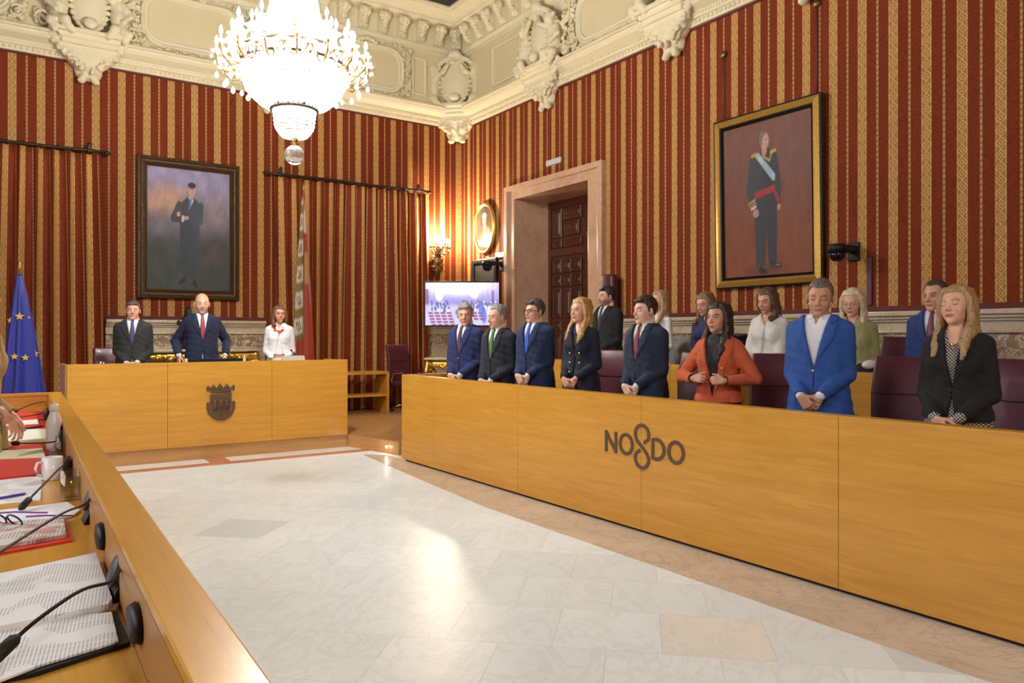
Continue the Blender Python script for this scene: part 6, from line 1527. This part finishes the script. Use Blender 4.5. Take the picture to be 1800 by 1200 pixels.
person(1022, 521, ('x', 4.55), PZ, 'long-haired blonde woman in navy double-breasted coat with gold buttons', 'f', rel=34, hrel=46, skin='fair', hair=('long', (.50, .27, .09)), outer=(.009, .013, .032), shirt=(.02, .03, .05), V=(1.20, .05), s=.99, lips=(.52, .07, .06), eyes='open', pose='clasp', group=FG, res=1.0, lower=(.009, .013, .032),
       extras=[('button', e*.055, z, .010, 'gold button', (.8, .6, .25)) for e in (-1, 1) for z in (1.00, 1.09, 1.18)])
person(1136, 518, ('x', 4.6), PZ, 'dark-haired man in dark blue suit with burgundy tie, left of orange jacket', rel=40, hrel=54, pitch=2, skin='pale', hair=('short', (.035, .02, .012), 0, .004), outer=(.012, .024, .055), tie=(.22, .025, .03), s=1.0, eyes='closed', extras=GB(), group=FG, res=1.0, fat=1.05)
person(1264, 528, ('x', 4.6), PZ, 'dark-haired woman in orange suede biker jacket over black top', 'f', rel=22, hrel=34, skin='tan', hair=('long', (.022, .014, .010)), outer=(.52, .10, .032), shirt=(.010, .010, .011), V=(.96, .085), s=.99, pose='chest', hem=.93, lips=(.45, .10, .08), group=FG, res=1.0, neckopen=(None, 0), fat=1.08, lower=(.010, .010, .011),
       extras=[('button', .085, 1.20, .008, 'silver stud', (.6, .6, .6)), ('button', -.11, 1.24, .006, 'silver stud', (.6, .6, .6))])
person(1441, 488, ('x', 4.6), PZ, 'tall man in bright blue blazer and open white shirt', rel=16, hrel=8, pitch=9, roll=3, skin='tan', hair=('short', (.13, .11, .09), .012), outer=(.022, .085, .34), V=(1.11, .075), s=1.02, neckopen=(1.40, .030), eyes='closed', stubble=.25, stubcol=(.32, .24, .20), lower=(.022, .085, .34), group=FG, res=.9, fat=1.03,
       extras=[('button', .0, 1.10, .010, 'horn button', (.5, .42, .3))])
person(1684, 497, ('x', 4.58), PZ, 'blonde woman in black blazer over black and cream lattice dress', 'f', rel=16, hrel=26, pitch=-6, roll=-4, skin='fair', hair=('long', (.36, .23, .10)), outer=(.007, .008, .009), shirt=(.5, .5, .5), inner=DRESS, V=(1.10, .050), s=.99, hem=.92, eyes='closed', lips=(.42, .10, .09), lower=DRESS, group=FG, res=.9, neckopen=(1.33, .045),
       extras=[('button', 0, 1.09, .008, 'black button', (.02, .02, .02)), ('necklace', 'fine', (.8, .5, .1), .9)], fat=1.06)
# second row
TZ = .30
person(1068, 502, ('x', 6.12), TZ, 'man with goatee in black suit standing before the door, second row', rel=46, hrel=66, skin='mid', hair=('short', (.015, .012, .010), 0, .005), outer=(.008, .010, .014), tie=(.015, .018, .03), s=1.02, stubble=.6, stubcol=(.06, .045, .035), group=SG, res=1.25, fat=1.08)
person(1160, 509, ('x', 6.15), TZ, 'blonde woman in white blouse half hidden behind man with burgundy tie', 'f', rel=50, hrel=52, skin='fair', hair=('long', (.42, .27, .11)), outer=None, shirt=(.72, .72, .70), s=.98, group=SG, res=1.3, lower=(.7, .7, .68), neckopen=(1.38, .03))
person(1243, 511, ('x', 6.15), TZ, 'brown-haired woman in navy looking down, behind the orange jacket', 'f', rel=30, hrel=40, pitch=14, skin='mid', hair=('bob', (.20, .12, .06)), outer=None, shirt=(.012, .014, .07), s=.98, group=SG, res=1.3, eyes='closed', neckopen=(1.40, .03))
person(1352, 503, ('x', 6.12), TZ, 'brown-haired woman in short-sleeved white blouse and blue jeans, second row', 'f', rel=24, hrel=36, pitch=14, skin='mid', hair=('bob', (.11, .055, .03)), outer=(.72, .71, .66), shirt=(.70, .69, .64), V=(1.34, .045), lapel=False, s=.99, hem=1.04, sleeve=.4, pose='low', eyes='closed', group=SG, res=1.1, lower=(.20, .32, .55), neckopen=(1.30, .045), extras=[('necklace', 'fine', (.5, .2, .08), .5), ('belt', 1.02)])
person(1500, 504, ('x', 6.15), TZ, 'woman with straight light blonde hair and olive green shirt, second row', 'f', rel=10, hrel=16, pitch=10, skin='fair', hair=('long', (.62, .52, .34)), outer=(.30, .30, .12), shirt=(.29, .29, .12), V=(1.36, .03), s=1.0, lapel=False, glasses=((.4, .35, .3), .0012), pose='clasp', group=SG, res=1.1, eyes='closed', fat=1.1, neckopen=(1.36, .04))
person(1646, 490, ('x', 6.15), TZ, 'balding man in blue suit with dark red tie, half hidden behind black blazer woman', rel=20, hrel=30, pitch=4, skin='mid', hair=('short', (.06, .04, .03), .028), outer=(.014, .04, .17), tie=(.16, .02, .03), s=1.02, group=SG, res=1.2)
person(913, 583, ('x', 6.3), PZ, 'seated person with dark hair and white shirt, seen between front row suits', 'f', rel=30, skin='mid', hair=('bob', (.03, .02, .015)), outer=None, shirt=(.7, .7, .7), s=.98, sit=True, group='seated people', res=1.4, pose='clasp')
# people at the left desk
person(-48, 462, ('y', 4.5), 0, 'person in tan jacket at left edge facing right', 'f', rel=-74, hrel=-72, skin='fair', hair=('short', (.05, .03, .02)), outer=(.48, .32, .13), shirt=(.4, .3, .2), V=(1.2, .04), s=1.0, pose='sides', group='people behind the left desk', res=1.1, lower=(.03, .03, .04))
person(-232, 430, ('y', 3.95), 0, 'person in pale pink shirt reaching a hand over the left desk', 'f', rel=-70, skin='fair', hair=('bob', (.10, .05, .03)), outer=None, shirt=(.74, .60, .66), s=.98, pose='reach', group='people behind the left desk', res=1.1, lower=(.03, .03, .04))
